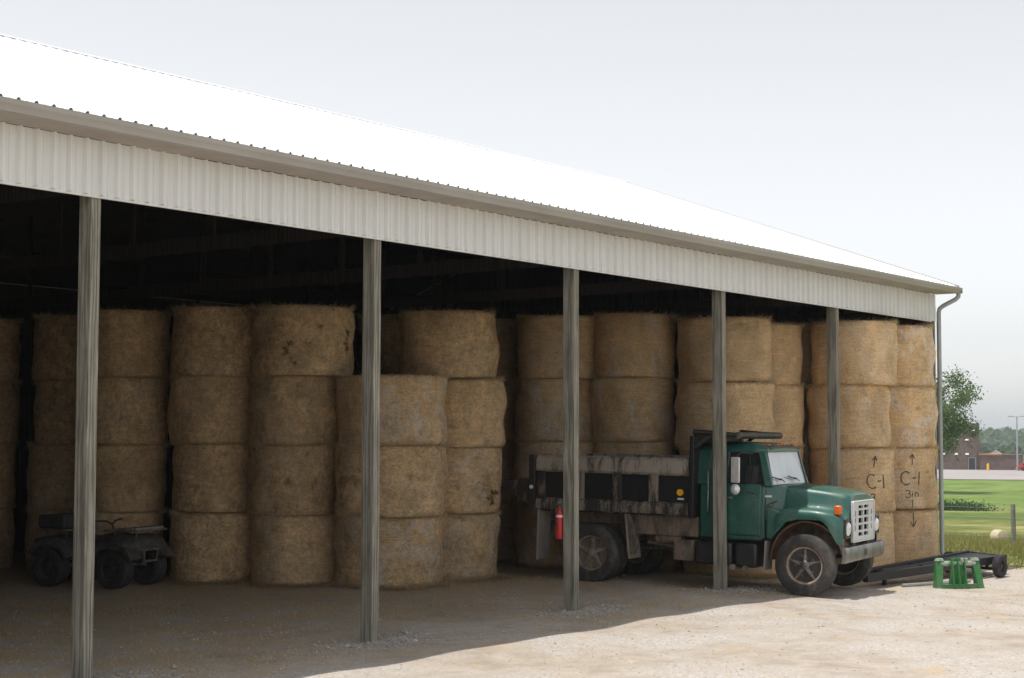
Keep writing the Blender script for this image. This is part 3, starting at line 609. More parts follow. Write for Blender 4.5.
# mud flaps
for sgn in (-1, 1):
    y0, y1 = sorted((sgn*.72, sgn*1.2))
    b = MB(); b.hexa([(-1.02, y0, .33), (-.99, y0, .33), (-.99, y1, .33), (-1.02, y1, .33), (-1.00, y0, 1.21), (-.975, y0, 1.21), (-.975, y1, 1.21), (-1.0, y1, 1.21)]); f_ = TB(b, 'mud_flap', M['flap'], bevel=.006)
    b = MB(); b.hexa([(.70, y0, .44), (.73, y0, .44), (.73, y1, .44), (.70, y1, .44), (.62, y0, 1.2), (.65, y0, 1.2), (.65, y1, 1.2), (.62, y1, 1.2)]); TB(b, 'mud_flap', M['flap'], bevel=.006)
b = MB(); b.prism([(.645, .55), (.80, .52), (.86, .72), (.70, 1.20), (.655, 1.20)], -1.17, -1.10, 'y'); TB(b, 'flap_bracket', M['chassis'], bevel=.01)
b = MB(); b.hexa([(3.00, -1.1, .38), (3.03, -1.1, .38), (3.03, -.75, .38), (3.0, -.75, .38), (3.02, -1.1, .86), (3.05, -1.1, .86), (3.05, -.75, .86), (3.02, -.75, .86)]); TB(b, 'front_mud_flap', M['flap'], bevel=.006)
b = MB(); b.hexa([(3.00, .75, .38), (3.03, .75, .38), (3.03, 1.1, .38), (3.0, 1.1, .38), (3.02, .75, .86), (3.05, .75, .86), (3.05, 1.1, .86), (3.02, 1.1, .86)]); TB(b, 'front_mud_flap', M['flap'], bevel=.006)
# dump bed
bed = empty('dump_bed', (0, 0, 0)); bed.parent = truck
BB = lambda mb, name, m, **k: mb.build(name, m, bed, **k)
b = MB(); b.box(-1.02, 1.76, -1.12, 1.12, 1.19, 1.27); BB(b, 'bed_floor', M['bedpaint'])
for sgn in (-1, 1):
    S = lambda a, c: sorted((sgn*a, sgn*c))
    y0, y1 = S(1.125, 1.15); b = MB(); b.box(-1.0, 1.755, y0, y1, 1.272, 2.05); BB(b, 'side_panel', M['panel'])
    y0, y1 = S(1.10, 1.225); b = MB()
    yo = sgn*1.235; yi = sgn*1.10
    b.loft([[(x, sgn*1.10, 1.89), (x, sgn*1.19, 1.875), (x, sgn*1.235, 1.92), (x, sgn*1.215, 2.12), (x, sgn*1.15, 2.175), (x, sgn*1.09, 2.17)] for x in np.linspace(-1.03, 1.75, 15)]); BB(b, 'top_rail', M['raildust'], bevel=.008)
    b = MB(); b.loft([[(x, sgn*1.126, 1.22), (x, sgn*1.22, 1.225), (x, sgn*1.225, 1.33), (x, sgn*1.20, 1.405), (x, sgn*1.153, 1.43), (x, sgn*1.126, 1.43)] for x in np.linspace(-1.03, 1.75, 15)]); BB(b, 'bottom_rail', M['beddust'], bevel=.006)
    for x in (-.215, .475, 1.13):
        y0, y1 = S(1.153, 1.215); b = MB(); b.prism([(x-.085, y0 if sgn > 0 else y1), (x-.07, y1 if sgn > 0 else y0), (x+.07, y1 if sgn > 0 else y0), (x+.085, y0 if sgn > 0 else y1)], 1.42, 1.90, 'z'); BB(b, 'side_rib', M['beddust'], bevel=.006)
    y0, y1 = S(1.10, 1.24); b = MB(); b.box(-1.16, -1.04, y0, y1, 1.18, 2.16); BB(b, 'corner_post', M['bedpaint'], bevel=.012)
    b = MB(); b.box(-1.03, -.86, S(1.153, 1.20)[0], S(1.153, 1.20)[1], 1.36, 1.90); BB(b, 'side_rib', M['bedpaint'], bevel=.006)
    b = MB(); b.box(1.762, 1.84, S(1.05, 1.2)[0], S(1.05, 1.2)[1], 1.18, 2.55); BB(b, 'front_post', M['panel'], bevel=.01)
    b = MB(); b.lathe([(.006, -.015), (.034, -.015), (.034, .005), (.02, .02), (.006, .022)], (-1.10, sgn*1.24, 1.60), n=14); BB(b, 'marker_lamp', M['white'])
    b = MB(); b.lathe([(.01, -.02), (.055, -.02), (.055, .012), (.035, .026), (.01, .03)], (1.60, sgn*1.17, 1.60), n=18); BB(b, 'amber_lamp', M['yellow'])
    b = MB(); b.box(1.55, 1.66, *S(1.151, 1.158), 1.475, 1.505); BB(b, 'lamp_label', M['white'])
    b = MB(); b.prism([(-1.18, 1.30), (-1.18, 1.74), (-1.78, 1.66), (-1.84, 1.60)], *S(1.12, 1.15), 'y'); BB(b, 'chute_cheek', M['bedpaint'], bevel=.004)
b = MB(); b.hexa([(-1.17, -1.11, 1.27), (-1.17, 1.11, 1.27), (-1.80, 1.11, 1.56), (-1.80, -1.11, 1.56), (-1.17, -1.11, 1.31), (-1.17, 1.11, 1.31), (-1.80, 1.11, 1.62), (-1.80, -1.11, 1.62)]); BB(b, 'tailgate', M['chassis'], bevel=.01)
b = MB(); b.tube([(-1.84, -1.19, 1.64), (-1.84, 1.19, 1.64)], .055, 12); BB(b, 'tailgate_lip', M['panel'])
b = MB(); b.box(1.768, 1.82, -1.04, 1.04, 1.19, 2.60); BB(b, 'headboard', M['panel'], bevel=.01)
b = MB(); b.hexa([(1.78, -1.12, 2.575), (2.52, -1.02, 2.535), (2.52, 1.02, 2.535), (1.78, 1.12, 2.575), (1.78, -1.12, 2.61), (2.52, -1.02, 2.565), (2.52, 1.02, 2.565), (1.78, 1.12, 2.61)]); BB(b, 'cab_shield', M['black'], bevel=.008)
for sgn in (-1, 1):
    b = MB(); b.tube([(1.80, sgn*1.13, 2.63), (2.52, sgn*1.03, 2.58)], .04, 10); BB(b, 'shield_rail', M['black'])
    b = MB(); b.bar((1.8, sgn*1.12, 2.35), (2.1, sgn*1.09, 2.56), .03, .05); BB(b, 'shield_brace', M['black'])
b = MB(); b.tube([(2.54, -1.05, 2.575), (2.54, 1.05, 2.575)], .058, 12); BB(b, 'shield_rail', M['bedpaint'])
# cab
cab = empty('cab', (0, 0, 0)); cab.parent = truck
CB = lambda mb, name, m, **k: mb.build(name, m, cab, **k)
def csec(x, zb, zt, hw, hwt):
    return [(x, -hw, zb), (x, -hw-.015, zb+(zt-zb)*.5), (x, -hwt, zt), (x, hwt, zt), (x, hw+.015, zb+(zt-zb)*.5), (x, hw, zb)]
b = MB(); b.loft([csec(1.86, .86, 1.75, .95, .955), csec(2.2, .84, 1.75, .97, .965), csec(3.02, .84, 1.75, .97, .955), csec(3.10, .90, 1.75, .97, .945)]); CB(b, 'cab_body', M['green'], bevel=.03, seg=3)
b = MB(); b.loft([csec(3.085, 1.18, 1.75, .965, .94), csec(3.26, 1.22, 1.76, .93, .88), csec(3.40, 1.24, 1.735, .86, .74)]); CB(b, 'cowl', M['green'], bevel=.03, seg=3)
def roof_sec(x, zb, zt, hw):
    return [(x, -hw, zb), (x, -hw+.005, zb+.05), (x, -hw+.09, zt-.025), (x, -hw+.3, zt), (x, 0, zt+.012), (x, hw-.3, zt), (x, hw-.09, zt-.025), (x, hw-.005, zb+.05), (x, hw, zb)]
b = MB(); b.loft([roof_sec(1.845, 2.30, 2.38, .84), roof_sec(1.88, 2.30, 2.43, .865), roof_sec(2.2, 2.30, 2.462, .875), roof_sec(2.8, 2.30, 2.45, .875), roof_sec(3.02, 2.305, 2.415, .865), roof_sec(3.10, 2.315, 2.36, .84)]); CB(b, 'cab_roof', M['green'], angle=50)
for sgn in (-1, 1):
    P = lambda x, y, z: (x, sgn*y, z)
    for nm, b0, b1, w0, w1 in (('windshield_pillar', 3.155, 2.99, .075, .065), ('door_pillar', 2.27, 2.285, .11, .11), ('rear_pillar', 1.92, 1.93, .12, .12)):
        b = MB(); b.hexa([P(b0-w0, .885, 1.745), P(b0+w0, .885, 1.745), P(b0+w0, .955, 1.745), P(b0-w0, .955, 1.745), P(b1-w1, .80, 2.325), P(b1+w1, .80, 2.325), P(b1+w1, .868, 2.325), P(b1-w1, .868, 2.325)]); CB(b, nm, M['green'], bevel=.015)
    b = MB(); b.hexa([P(1.98, .90, 1.745), P(2.21, .90, 1.745), P(2.21, .945, 1.745), P(1.98, .945, 1.745), P(1.98, .815, 2.325), P(2.21, .815, 2.325), P(2.21, .86, 2.325), P(1.98, .86, 2.325)]); CB(b, 'quarter_panel', M['green'])
    b = MB(); b.tube([P(2.04, .96, 2.0), P(2.04, 1.02, 1.97), P(2.05, 1.03, 1.6), P(2.04, 1.02, 1.3), P(2.04, .975, 1.27)], .017, 8); CB(b, 'grab_handle', M['chrome'])
    d = empty('door', (0, 0, 0)); d.parent = truck
    b = MB(); b.loft([[(x, sgn*.955, .90), (x, sgn*1.0, .94), (x, sgn*1.005, 1.4), (x, sgn*.975, 1.775), (x, sgn*.93, 1.745), (x, sgn*.93, .90)] for x in (2.285, 2.31, 3.0, 3.02)]); b.build('door_panel', M['green'], d, bevel=.012)
    b = MB(); b.hexa([P(2.36, .93, 1.745), P(3.09, .93, 1.745), P(3.09, .938, 1.745), P(2.36, .938, 1.745), P(2.38, .828, 2.31), P(2.93, .828, 2.31), P(2.93, .836, 2.31), P(2.38, .836, 2.31)]); b.build('side_window', M['window'], d)
    b = MB(); b.bar(P(2.80, .945, 1.745), P(2.76, .846, 2.28), .022, .022); b.build('vent_divider', M['black'], d)
    b = MB()
    for q0, q1 in ((P(2.37, .948, 1.755), P(3.08, .948, 1.755)), (P(2.385, .850, 2.295), P(2.93, .850, 2.295)), (P(2.375, .948, 1.755), P(2.39, .850, 2.295)), (P(3.075, .948, 1.755), P(2.925, .85, 2.295))): b.bar(q0, q1, .022, .03)
    b.build('window_seal', M['black'], d)
    b = MB(); b.box(2.36, 2.50, *sorted((sgn*1.0, sgn*1.03)), 1.52, 1.555); b.build('door_handle', M['chrome'], d, bevel=.008)
    b = MB(); b.box(2.86, 2.94, *sorted((sgn*.995, sgn*1.012)), 1.50, 1.53); b.build('hinge', M['chrome'], d, bevel=.004)
    mi = empty('mirror', (0, 0, 0)); mi.parent = truck
    b = MB(); b.hexa([(2.68-.10+dx, sgn*(1.25-.02)+dy, z) for z in (1.80, 2.22) for dx, dy in ((0, 0), (.19, sgn*.09), (.175, sgn*.12), (-.015, sgn*.03))]); b.build('mirror_shell', M['white'], mi, bevel=.015)
    b = MB(); b.tube([P(2.85, .93, 2.28), P(2.75, 1.20, 2.295), P(2.68, 1.25, 2.25), P(2.68, 1.25, 1.70), P(2.78, 1.12, 1.66), P(2.9, .99, 1.62)], .011, 6); b.build('mirror_bracket', M['black'], mi)
    b = MB(); b.lathe([(.005, .05*sgn), (.05, .042*sgn), (.08, .02*sgn), (.088, 0), (.005, -.01*sgn)], (2.66, sgn*1.27, 1.69), axis='y', n=20); b.build('round_mirror', M['lens'], mi)
# cab glass
b = MB(); b.hexa([(3.185, -.86, 1.755), (3.20, -.86, 1.755), (3.20, .86, 1.755), (3.185, .86, 1.755), (3.035, -.79, 2.325), (3.05, -.79, 2.325), (3.05, .79, 2.325), (3.035, .79, 2.325)]); CB(b, 'windshield', M['windshield'])
b = MB()
for q0, q1 in (((3.20, -.88, 1.755), (3.05, -.81, 2.325)), ((3.20, .88, 1.755), (3.05, .81, 2.325)), ((3.205, -.88, 1.755), (3.205, .88, 1.755)), ((3.055, -.82, 2.325), (3.055, .82, 2.325))): b.bar(q0, q1, .035, .03)
CB(b, 'windshield_seal', M['black'])
for y in (-.42, .35):
    b = MB(); b.tube([(3.25, y, 1.81), (3.225, y-.08, 1.86), (3.215, y-.36, 1.875)], .008, 6); b.bar((3.21, y-.05, 1.84), (3.205, y-.46, 1.90), .012, .018); CB(b, 'wiper', M['black'])
b = MB(); b.box(1.87, 1.90, -.80, .80, 1.79, 2.28); CB(b, 'rear_wall', M['green'])
b = MB(); b.box(1.95, 2.4, -.8, .8, 1.3, 1.55); b.box(1.95, 2.12, -.8, .8, 1.55, 2.05); CB(b, 'bench_seat', M['seat'], bevel=.04)
b = MB(); b.box(2.92, 3.12, -.88, .88, 1.5, 1.83); CB(b, 'dashboard', M['seat'], bevel=.03)
b = MB(); b.lathe([(.20, -.012), (.215, 0), (.20, .012), (.19, 0)], (2.78, .42, 1.92), axis='x', n=24, close=True); b.bar((2.78, .42, 1.92), (3.0, .42, 1.78), .04, .04); b.bar((2.78, .23, 1.92), (2.78, .61, 1.92), .02, .02); CB(b, 'steering_wheel', M['black'])
for y in (-.62, -.16, 0, .16, .62):
    b = MB(); b.box(2.98, 3.05, y-.03, y+.03, 2.412, 2.44); CB(b, 'clearance_lamp', M['amber'], bevel=.012)
b = MB(); b.tube([(3.2, .93, 1.78), (3.16, .97, 2.55)], .006, 5); CB(b, 'aerial', M['black'])
# hood with fenders
def zb_at(x):
    return float(np.interp(x, [3.02, 3.10, 3.22, 3.38, 3.46, 3.92, 4.02, 4.12, 4.20, 4.42], [.93, .96, 1.06, 1.20, 1.235, 1.235, 1.17, .98, .82, .82]))
def hood_sec(x, zt, hw, fw, fz):
    zb = min(zb_at(x-.13), fz-.07); half = [(0, zt+.035), (hw*.55, zt+.025), (hw*.86, zt), (hw*.96, zt-.03), (hw, zt-.09), (hw+.015, fz+.09), (hw+.06, fz+.02), (fw-.16, fz), (fw-.05, fz-.02), (fw, fz-.07), (fw+.012, (fz-.07+zb)/2), (fw, zb), (fw-.05, zb), (fw-.06, (fz-.07+zb)/2)]
    rgt = [(x, -y, z) for y, z in half]; lft = [(x, y, z) for y, z in half[1:]]
    return lft[::-1]+rgt
stn = [(3.30, 1.735, .70, 1.08, 1.33), (3.34, 1.755, .715, 1.09, 1.36), (3.42, 1.755, .715, 1.10, 1.39), (3.5, 1.75, .71, 1.10, 1.41), (3.7, 1.735, .70, 1.10, 1.425), (3.9, 1.715, .69, 1.10, 1.42), (3.98, 1.705, .685, 1.10, 1.415), (4.06, 1.695, .68, 1.10, 1.405), (4.12, 1.687, .675, 1.095, 1.395), (4.17, 1.68, .67, 1.09, 1.385), (4.22, 1.672, .665, 1.08, 1.37), (4.30, 1.655, .66, 1.05, 1.345), (4.36, 1.635, .645, 1.02, 1.32), (4.395, 1.60, .625, .985, 1.29)]
b = MB(); b.loft([hood_sec(*q) for q in stn], cap=False)
n_ = len(hood_sec(*stn[0])); base = len(b.v)-n_
b.f.append(tuple(base+i for i in range(n_))); b.f.append(tuple(range(n_))[::-1])
hood = TB(b, 'hood', M['green'], angle=42)
for sgn in (-1, 1):          # fender skirt behind the wheel, joining the cab
    b = MB(); b.prism([(3.03, .90), (3.10, .88), (3.32, 1.13), (3.32, 1.33), (3.22, 1.36), (3.12, 1.40), (3.03, 1.40)], *sorted((sgn*.90, sgn*1.075)), 'y'); TB(b, 'fender_skirt', M['green'], bevel=.03, seg=3)
    b = MB(); arcp = [(3.69+.60*math.cos(a), .55+.66*math.sin(a)) for a in np.radians(np.linspace(0, 180, 15))]; inn = [(3.69+.58*math.cos(a), .55+.64*math.sin(a)) for a in np.radians(np.linspace(180, 0, 15))]
    b.prism(arcp+inn, *sorted((sgn*.52, sgn*1.03)), 'y'); TB(b, 'inner_fender', M['rust'])
    b = MB(); b.box(4.25, 4.36, *sorted((sgn*.93, sgn*1.03)), 1.33, 1.48); TB(b, 'turn_signal', M['amber'], bevel=.02)
    hl_ = empty('headlight', (0, 0, 0)); hl_.parent = truck
    b = MB(); yc = sgn*.82
    b.add([(4.405, yc+a, 1.10+c) for a, c in ((-.155, -.155), (.155, -.155), (.155, .155), (-.155, .155))]+[(4.43, yc+a, 1.10+c) for a, c in ((-.15, -.15), (.15, -.15), (.15, .15), (-.15, .15))]
          +[(4.43, yc+a, 1.10+c) for a, c in ((-.12, -.12), (.12, -.12), (.12, .12), (-.12, .12))]+[(4.405, yc+a, 1.10+c) for a, c in ((-.12, -.12), (.12, -.12), (.12, .12), (-.12, .12))],
          [(i, (i+1) % 4, 4+(i+1) % 4, 4+i) for i in range(4)]+[(4+i, 4+(i+1) % 4, 8+(i+1) % 4, 8+i) for i in range(4)]+[(8+i, 8+(i+1) % 4, 12+(i+1) % 4, 12+i) for i in range(4)])
    b.build('bezel', M['black'], hl_)
    b = MB(); b.lathe([(.005, -.03), (.115, -.03), (.115, .0), (.09, .022), (.04, .034), (.005, .036)], (4.425, yc, 1.10), axis='x', n=24); b.build('lens', M['lens'], hl_)
    b = MB(); b.tube([(3.34, sgn*.80, 1.52), (3.28, sgn*.93, 1.50), (3.16, sgn*.99, 1.44)], .016, 6); TB(b, 'hood_latch', M['black'])
    b = MB(); b.box(3.10, 3.22, *sorted((sgn*.962, sgn*.985)), 1.565, 1.60); TB(b, 'name_badge', M['white'], bevel=.004)
    b = MB(); b.box(3.13, 3.24, *sorted((sgn*.965, sgn*1.0)), 1.415, 1.455); TB(b, 'side_marker', M['chrome'], bevel=.008)
# grille: silver panel with real openings over a radiator coloured black for recess shade
gr = empty('grille', (0, 0, 0)); gr.parent = truck
ycut = [-.585, -.50, -.435, -.29, -.03, .03, .29, .435, .50, .585]; zc_ = [.89+(q-.87)*.87 for q in (.87, .95, 1.02, 1.06, 1.155, 1.195, 1.29, 1.33, 1.43, 1.47, 1.525, 1.585)]
b = MB()
for i in range(9):
    for j in range(11):
        big = i in (3, 5) and j in (1, 3, 5, 7, 9); small = i in (1, 7) and j in (3, 5, 7)
        if big or small: continue
        b.box(4.402, 4.438, ycut[i], ycut[i+1], zc_[j], zc_[j+1])
b.build('grille_frame', M['grille'], gr)
b = MB()
for s_ in ((-.62, -.587, .87, 1.53), (.587, .62, .87, 1.53), (-.587, .587, 1.515, 1.54), (-.587, .587, .865, .888)): b.box(4.402, 4.452, *s_)
b.build('grille_surround', M['grille'], gr, bevel=.008)
b = MB(); b.box(4.396, 4.401, -.58, .58, .90, 1.51); b.build('radiator_screen', M['void'], gr)
b = MB(); b.add(*(lambda pr: ([(x, -1.12+2.24*t, z) for t in (0, .04, .2, .42) for x, z in pr]+[(x, -1.12+2.24*t, z) for t in (.58, .8, .96, 1) for x, z in pr],
    [(q*8+i, q*8+(i+1) % 8, (q+1)*8+(i+1) % 8, (q+1)*8+i) for q in range(7) for i in range(8)]+[tuple(range(8))[::-1], tuple(56+i for i in range(8))]))([(4.40, .56), (4.46, .57), (4.478, .61), (4.478, .77), (4.46, .81), (4.40, .82), (4.42, .77), (4.42, .61)]))
bu = TB(b, 'bumper', M['chrome'])
b = MB(); b.box(4.479, 4.483, -.06, .06, .64, .74); b.build('tow_slot', M['black'], bu)
for sgn in (-1, 1):
    b = MB(); b.bar((4.15, sgn*.42, .72), (4.42, sgn*.5, .69), .05, .12); TB(b, 'bumper_bracket', M['chassis'])

# the cab is a little shorter than first laid out and the nose follows it
def shorten(x): return x if x < 1.86 else 1.86+(x-1.86)*.903 if x < 3.2 else x-.13
KEEP = {'wheel', 'frame_rail', 'rear_axle', 'front_axle', 'drive_shaft', 'leaf_spring', 'engine', 'bed_subframe', 'side_skirt', 'air_tank', 'tool_box', 'exhaust_pipe', 'fuel_tank', 'battery_box', 'step_bracket', 'mud_flap', 'flap_bracket', 'front_mud_flap', 'dump_bed', 'inner_fender', 'fender_skirt'}
def walk(o):
    for c in o.children:
        yield c; yield from walk(c)
bpy.context.view_layer.update()
for c in truck.children:
    if c.name.split('.')[0] in KEEP: continue
    for o in [c]+list(walk(c)):
        if o.type == 'MESH':
            for v in o.data.vertices: v.co.x = shorten(v.co.x)

# ------------------------------------------------------------------ fire extinguisher hung on the third post
px_ = X0+2*SP; fe = empty('fire_extinguisher', (px_-.035, .262, .98)); fe.scale = (.85, .85, .92); tag(fe, 'red fire extinguisher hanging on the third barn post', 'extinguisher')
b = MB(); b.lathe([(.01, 0), (.062, 0), (.068, .02), (.068, .36), (.058, .41), (.032, .44), (.022, .46), (.022, .49), (.01, .49)], axis='z', n=24); b.build('cylinder', M['red'], fe)
b = MB(); b.lathe([(.0690, .325), (.0697, .33), (.0697, .355), (.0690, .36)], axis='z', n=24); b.build('paper_label', M['white'], fe)
b = MB(); b.box(-.02, .02, -.025, .025, .485, .525); b.bar((.0, -.01, .53), (-.09, -.07, .545), .018, .01); b.bar((0, -.01, .51), (-.085, -.06, .50), .018, .01); b.build('valve', M['chrome'], fe)
b = MB(); b.tube([(-.02, .0, .505), (-.07, .02, .48), (-.085, .02, .40), (-.08, .015, .2)], .011, 8); b.build('hose', M['black'], fe)
b = MB(); b.box(.045, .072, -.075, -.05, .1, .5); b.box(.02, .05, -.075, -.055, .42, .46); b.build('wall_bracket', M['chrome'], fe)

# ------------------------------------------------------------------ quad bike
ad = Vector((.24, -.97, 0)).normalized(); qa = math.atan2(ad.y, ad.x); quad = empty('quad_bike', (16.30, 8.12, gz(16.3, 8.1)), qa)
tag(quad, 'dusty dark quad bike parked beside the bales behind the nearest post', 'quad bike')
Q = lambda mb, name, m, **k: mb.build(name, m, quad, **k)
for x in (-.62, .62):
    for sgn in (-1, 1):
        w = wheel((x, sgn*.43, .30), .30, .24, quad, sgn, 'quad')
b = MB(); b.bar((-.6, -.16, .42), (.62, -.16, .42), .05, .05); b.bar((-.6, .16, .42), (.62, .16, .42), .05, .05); b.bar((-.62, -.35, .30), (-.62, .35, .30), .06, .06)
for sgn in (-1, 1): b.bar((.62, sgn*.38, .30), (.5, sgn*.1, .36), .03, .03); b.bar((.62, sgn*.38, .30), (.74, sgn*.1, .36), .03, .03)
Q(b, 'frame', M['chassis'])
for sgn in (-1, 1):
    b = MB(); b.tube([(.62, sgn*.33, .32), (.60, sgn*.2, .68)], .035, 10); Q(b, 'shock_absorber', M['rimsilver'])
    for x in (-.62, .62):
        b = MB(); secs = []
        for a in np.radians(np.linspace(20, 160, 9)):
            r0, r1 = .37, .43; cx, cz = x+r0*math.cos(a), .34+r0*math.sin(a)*.92; dx, dz = x+r1*math.cos(a), .34+r1*math.sin(a)*.95
            secs.append([(cx, sgn*.27, cz), (cx, sgn*.56, cz-.02), (dx, sgn*.57, dz-.02), (dx, sgn*.27, dz)])
        b.loft(secs); Q(b, 'fender', M['atv'])
    b = MB(); b.box(.86, .93, *sorted((sgn*.22, sgn*.40)), .62, .74); Q(b, 'headlight', M['rimdust'], bevel=.02)
b = MB(); b.loft([[(x, -w, z0), (x, w, z0), (x, w*.8, z1), (x, -w*.8, z1)] for x, w, z0, z1 in ((-.55, .2, .5, .66), (-.1, .17, .45, .70), (.15, .16, .45, .82), (.35, .2, .5, .86), (.7, .27, .58, .80), (.90, .25, .60, .74))]); Q(b, 'body', M['atv'], bevel=.03)
b = MB(); b.loft([[(x, -.15, .66), (x, .15, .66), (x, .13, z), (x, -.13, z)] for x, z in ((-.58, .80), (-.2, .80), (.05, .78), (.14, .72))]); Q(b, 'seat', M['seat'], bevel=.03)
b = MB(); b.tube([(.30, 0, .8), (.22, 0, .98), (.2, -.12, 1.03), (.12, -.38, 1.04)], .016, 8); b.tube([(.22, 0, .98), (.2, .12, 1.03), (.12, .38, 1.04)], .016, 8); Q(b, 'handlebar', M['black'])
for nm, xa, xb, z in (('front_rack', .38, .98, .90), ('rear_rack', -.95, -.38, .88)):
    b = MB(); b.tube([(xa, -.4, z), (xb, -.4, z), (xb, .4, z), (xa, .4, z), (xa, -.4, z)], .014, 6)
    for y in np.linspace(-.28, .28, 5): b.tube([(xa, y, z), (xb, y, z)], .009, 6)
    for y in (-.25, .25): b.tube([(xa+.08, y, z), (xa+.12, y, .66)], .012, 6); b.tube([(xb-.08, y, z), (xb-.14, y, .66)], .012, 6)
    Q(b, nm, M['chassis'])
b = MB(); b.loft([[(x, -w, .60), (x, -w, z), (x, -w*.8, z+.07), (x, w*.8, z+.07), (x, w, z), (x, w, .60)] for x, w, z in ((.40, .50, .72), (.60, .53, .76), (.84, .52, .74), (.96, .42, .68))]); Q(b, 'front_cowl', M['atv'], bevel=.02)
b = MB(); b.loft([[(x, -w, .58), (x, -w, z), (x, w, z), (x, w, .58)] for x, w, z in ((-.96, .46, .74), (-.62, .53, .80), (-.36, .42, .74))]); Q(b, 'rear_cowl', M['atvdark'], bevel=.03)
b = MB(); b.box(-.95, -.42, -.38, .38, .90, 1.12); Q(b, 'cargo_box', M['atvdark'], bevel=.04)
b = MB(); b.tube([(.86, -.3, .62), (.99, -.24, .60), (.99, .24, .60), (.86, .3, .62)], .018, 8); b.tube([(.99, -.18, .60), (.97, -.16, .42), (.97, .16, .42), (.99, .18, .60)], .018, 8); Q(b, 'bumper', M['chassis'])
b = MB(); b.box(.78, 1.0, -.42, .30, .915, .955); Q(b, 'rack_board', M['post'], bevel=.006)

# ------------------------------------------------------------------ low trailer and green loader bracket
tr_ = empty('flat_trailer', (27.55, -1.22, gz(27.55, -1.22))); tag(tr_, 'low black steel trailer frame lying at the right end of the barn', 'trailer')
TZ = gz(28.4, -.95); W_ = lambda x, y, z: (x-28.4, y+.95, z*.72)
for nm, a, c, w, h in (('side_rail', (25.7, -.66, .35), (30.45, -.80, .47), .09, .13), ('side_rail', (25.7, -.86, .28), (30.15, -1.62, .43), .10, .14), ('cross_member', (30.4, -.80, .46), (30.12, -1.62, .43), .09, .12),
                       ('cross_member', (29.0, -.76, .42), (28.85, -1.40, .39), .07, .09), ('cross_member', (27.8, -.72, .39), (27.7, -1.18, .35), .07, .09), ('cross_member', (26.42, -.64, .36), (26.38, -.95, .30), .08, .10)):
    b = MB(); b.bar(W_(*a), W_(*c), w, h); b.build(nm, M['trailer'], tr_, bevel=.008)
b = MB(); b.hexa([W_(28.95, -.86, .455), W_(30.30, -.90, .50), W_(30.06, -1.52, .48), W_(28.85, -1.32, .455), W_(28.95, -.86, .475), W_(30.30, -.90, .52), W_(30.06, -1.52, .50), W_(28.85, -1.32, .475)]); b.build('deck_plate', M['trailer'], tr_)
b = MB(); b.tube([W_(26.5, -.78, .28), W_(28.6, -1.0, .34), W_(30.0, -1.1, .38)], .10, 12); b.build('roller_tube', M['trailer'], tr_)
for (x, y) in ((29.62, -1.72), (29.95, -.62)):
    w = wheel((x-28.4, y+.95, .20), .20, .13, tr_, -1 if y < -1 else 1, 'quad'); w.rotation_euler = (0, 0, -.12)
b = MB(); b.bar(W_(29.62, -1.68, .20), W_(29.95, -.68, .20), .05, .05); b.bar(W_(29.7, -1.45, .2), W_(29.7, -1.45, .38), .05, .05); b.bar(W_(29.88, -.9, .2), W_(29.88, -.9, .4), .05, .05); b.build('axle', M['trailer'], tr_)
b = MB(); b.bar(W_(26.6, -.80, .02), W_(26.6, -.80, .3), .06, .06); b.box(W_(26.5, 0, 0)[0], W_(26.7, 0, 0)[0], .07, .23, 0, .02); b.build('support_leg', M['trailer'], tr_)
pip = MB(); pip.tube([(25.5, -1.50, gz(25.5, -1.5)+.03), (27.4, -1.95, gz(27.4, -1.95)+.03)], .03, 10); o = pip.build('steel_pipe', M['pipe']); tag(o, 'grey steel pipe lying on the gravel before the black trailer', 'pipe')
ga = math.atan2(-2.115+1.532, 27.54-26.84); gb = empty('loader_bracket', (26.12, -2.25, gz(26.12, -2.25)), ga); gb.scale = (.86, .86, .92); tag(gb, 'green steel loader bracket standing on the gravel before the black trailer', 'bracket')
G = lambda mb, name, m, **k: mb.build(name, m, gb, **k)
for sx in (-1, 1):
    b = MB(); b.hexa([(sx*.45-.06, -.10, 0), (sx*.45+.06, -.10, 0), (sx*.45+.06, .10, 0), (sx*.45-.06, .10, 0), (sx*.39-.08, .02, .50), (sx*.39+.08, .02, .50), (sx*.39+.08, .10, .50), (sx*.39-.08, .10, .50)]); G(b, 'side_plate', M['jd'], bevel=.008)
    b = MB(); b.hexa([(sx*.39-.085, .0, .505), (sx*.39+.085, .0, .505), (sx*.39+.085, .12, .505), (sx*.39-.085, .12, .505), (sx*.38-.06, .02, .56), (sx*.38+.06, .02, .56), (sx*.38+.06, .10, .56), (sx*.38-.06, .10, .56)]); G(b, 'hook', M['jdworn'], bevel=.008)
b = MB(); b.tube([(-.38, .05, .46), (.38, .05, .46)], .05, 12); G(b, 'top_bar', M['jdworn'])
b = MB(); b.bar((-.45, -.06, .05), (.45, -.06, .05), .05, .08); G(b, 'bottom_bar', M['jd'], bevel=.006)
b = MB(); b.hexa([(-.20, -.02, .04), (.20, -.02, .04), (.20, .03, .04), (-.20, .03, .04), (-.14, .02, .56), (.14, .02, .56), (.14, .08, .56), (-.14, .08, .56)]); G(b, 'centre_plate', M['jd'], bevel=.006)
for x in (-.15, -.02, .12):
    b = MB(); b.prism([(-.12, .06), (.0, .06), (.03, .55), (-.03, .57), (-.06, .45)], x-.012, x+.012, 'x'); G(b, 'gusset', M['jd'], bevel=.004)
b = MB(); b.box(.06, .20, -.03, .06, .48, .56); G(b, 'latch_housing', M['jdworn'], bevel=.01)

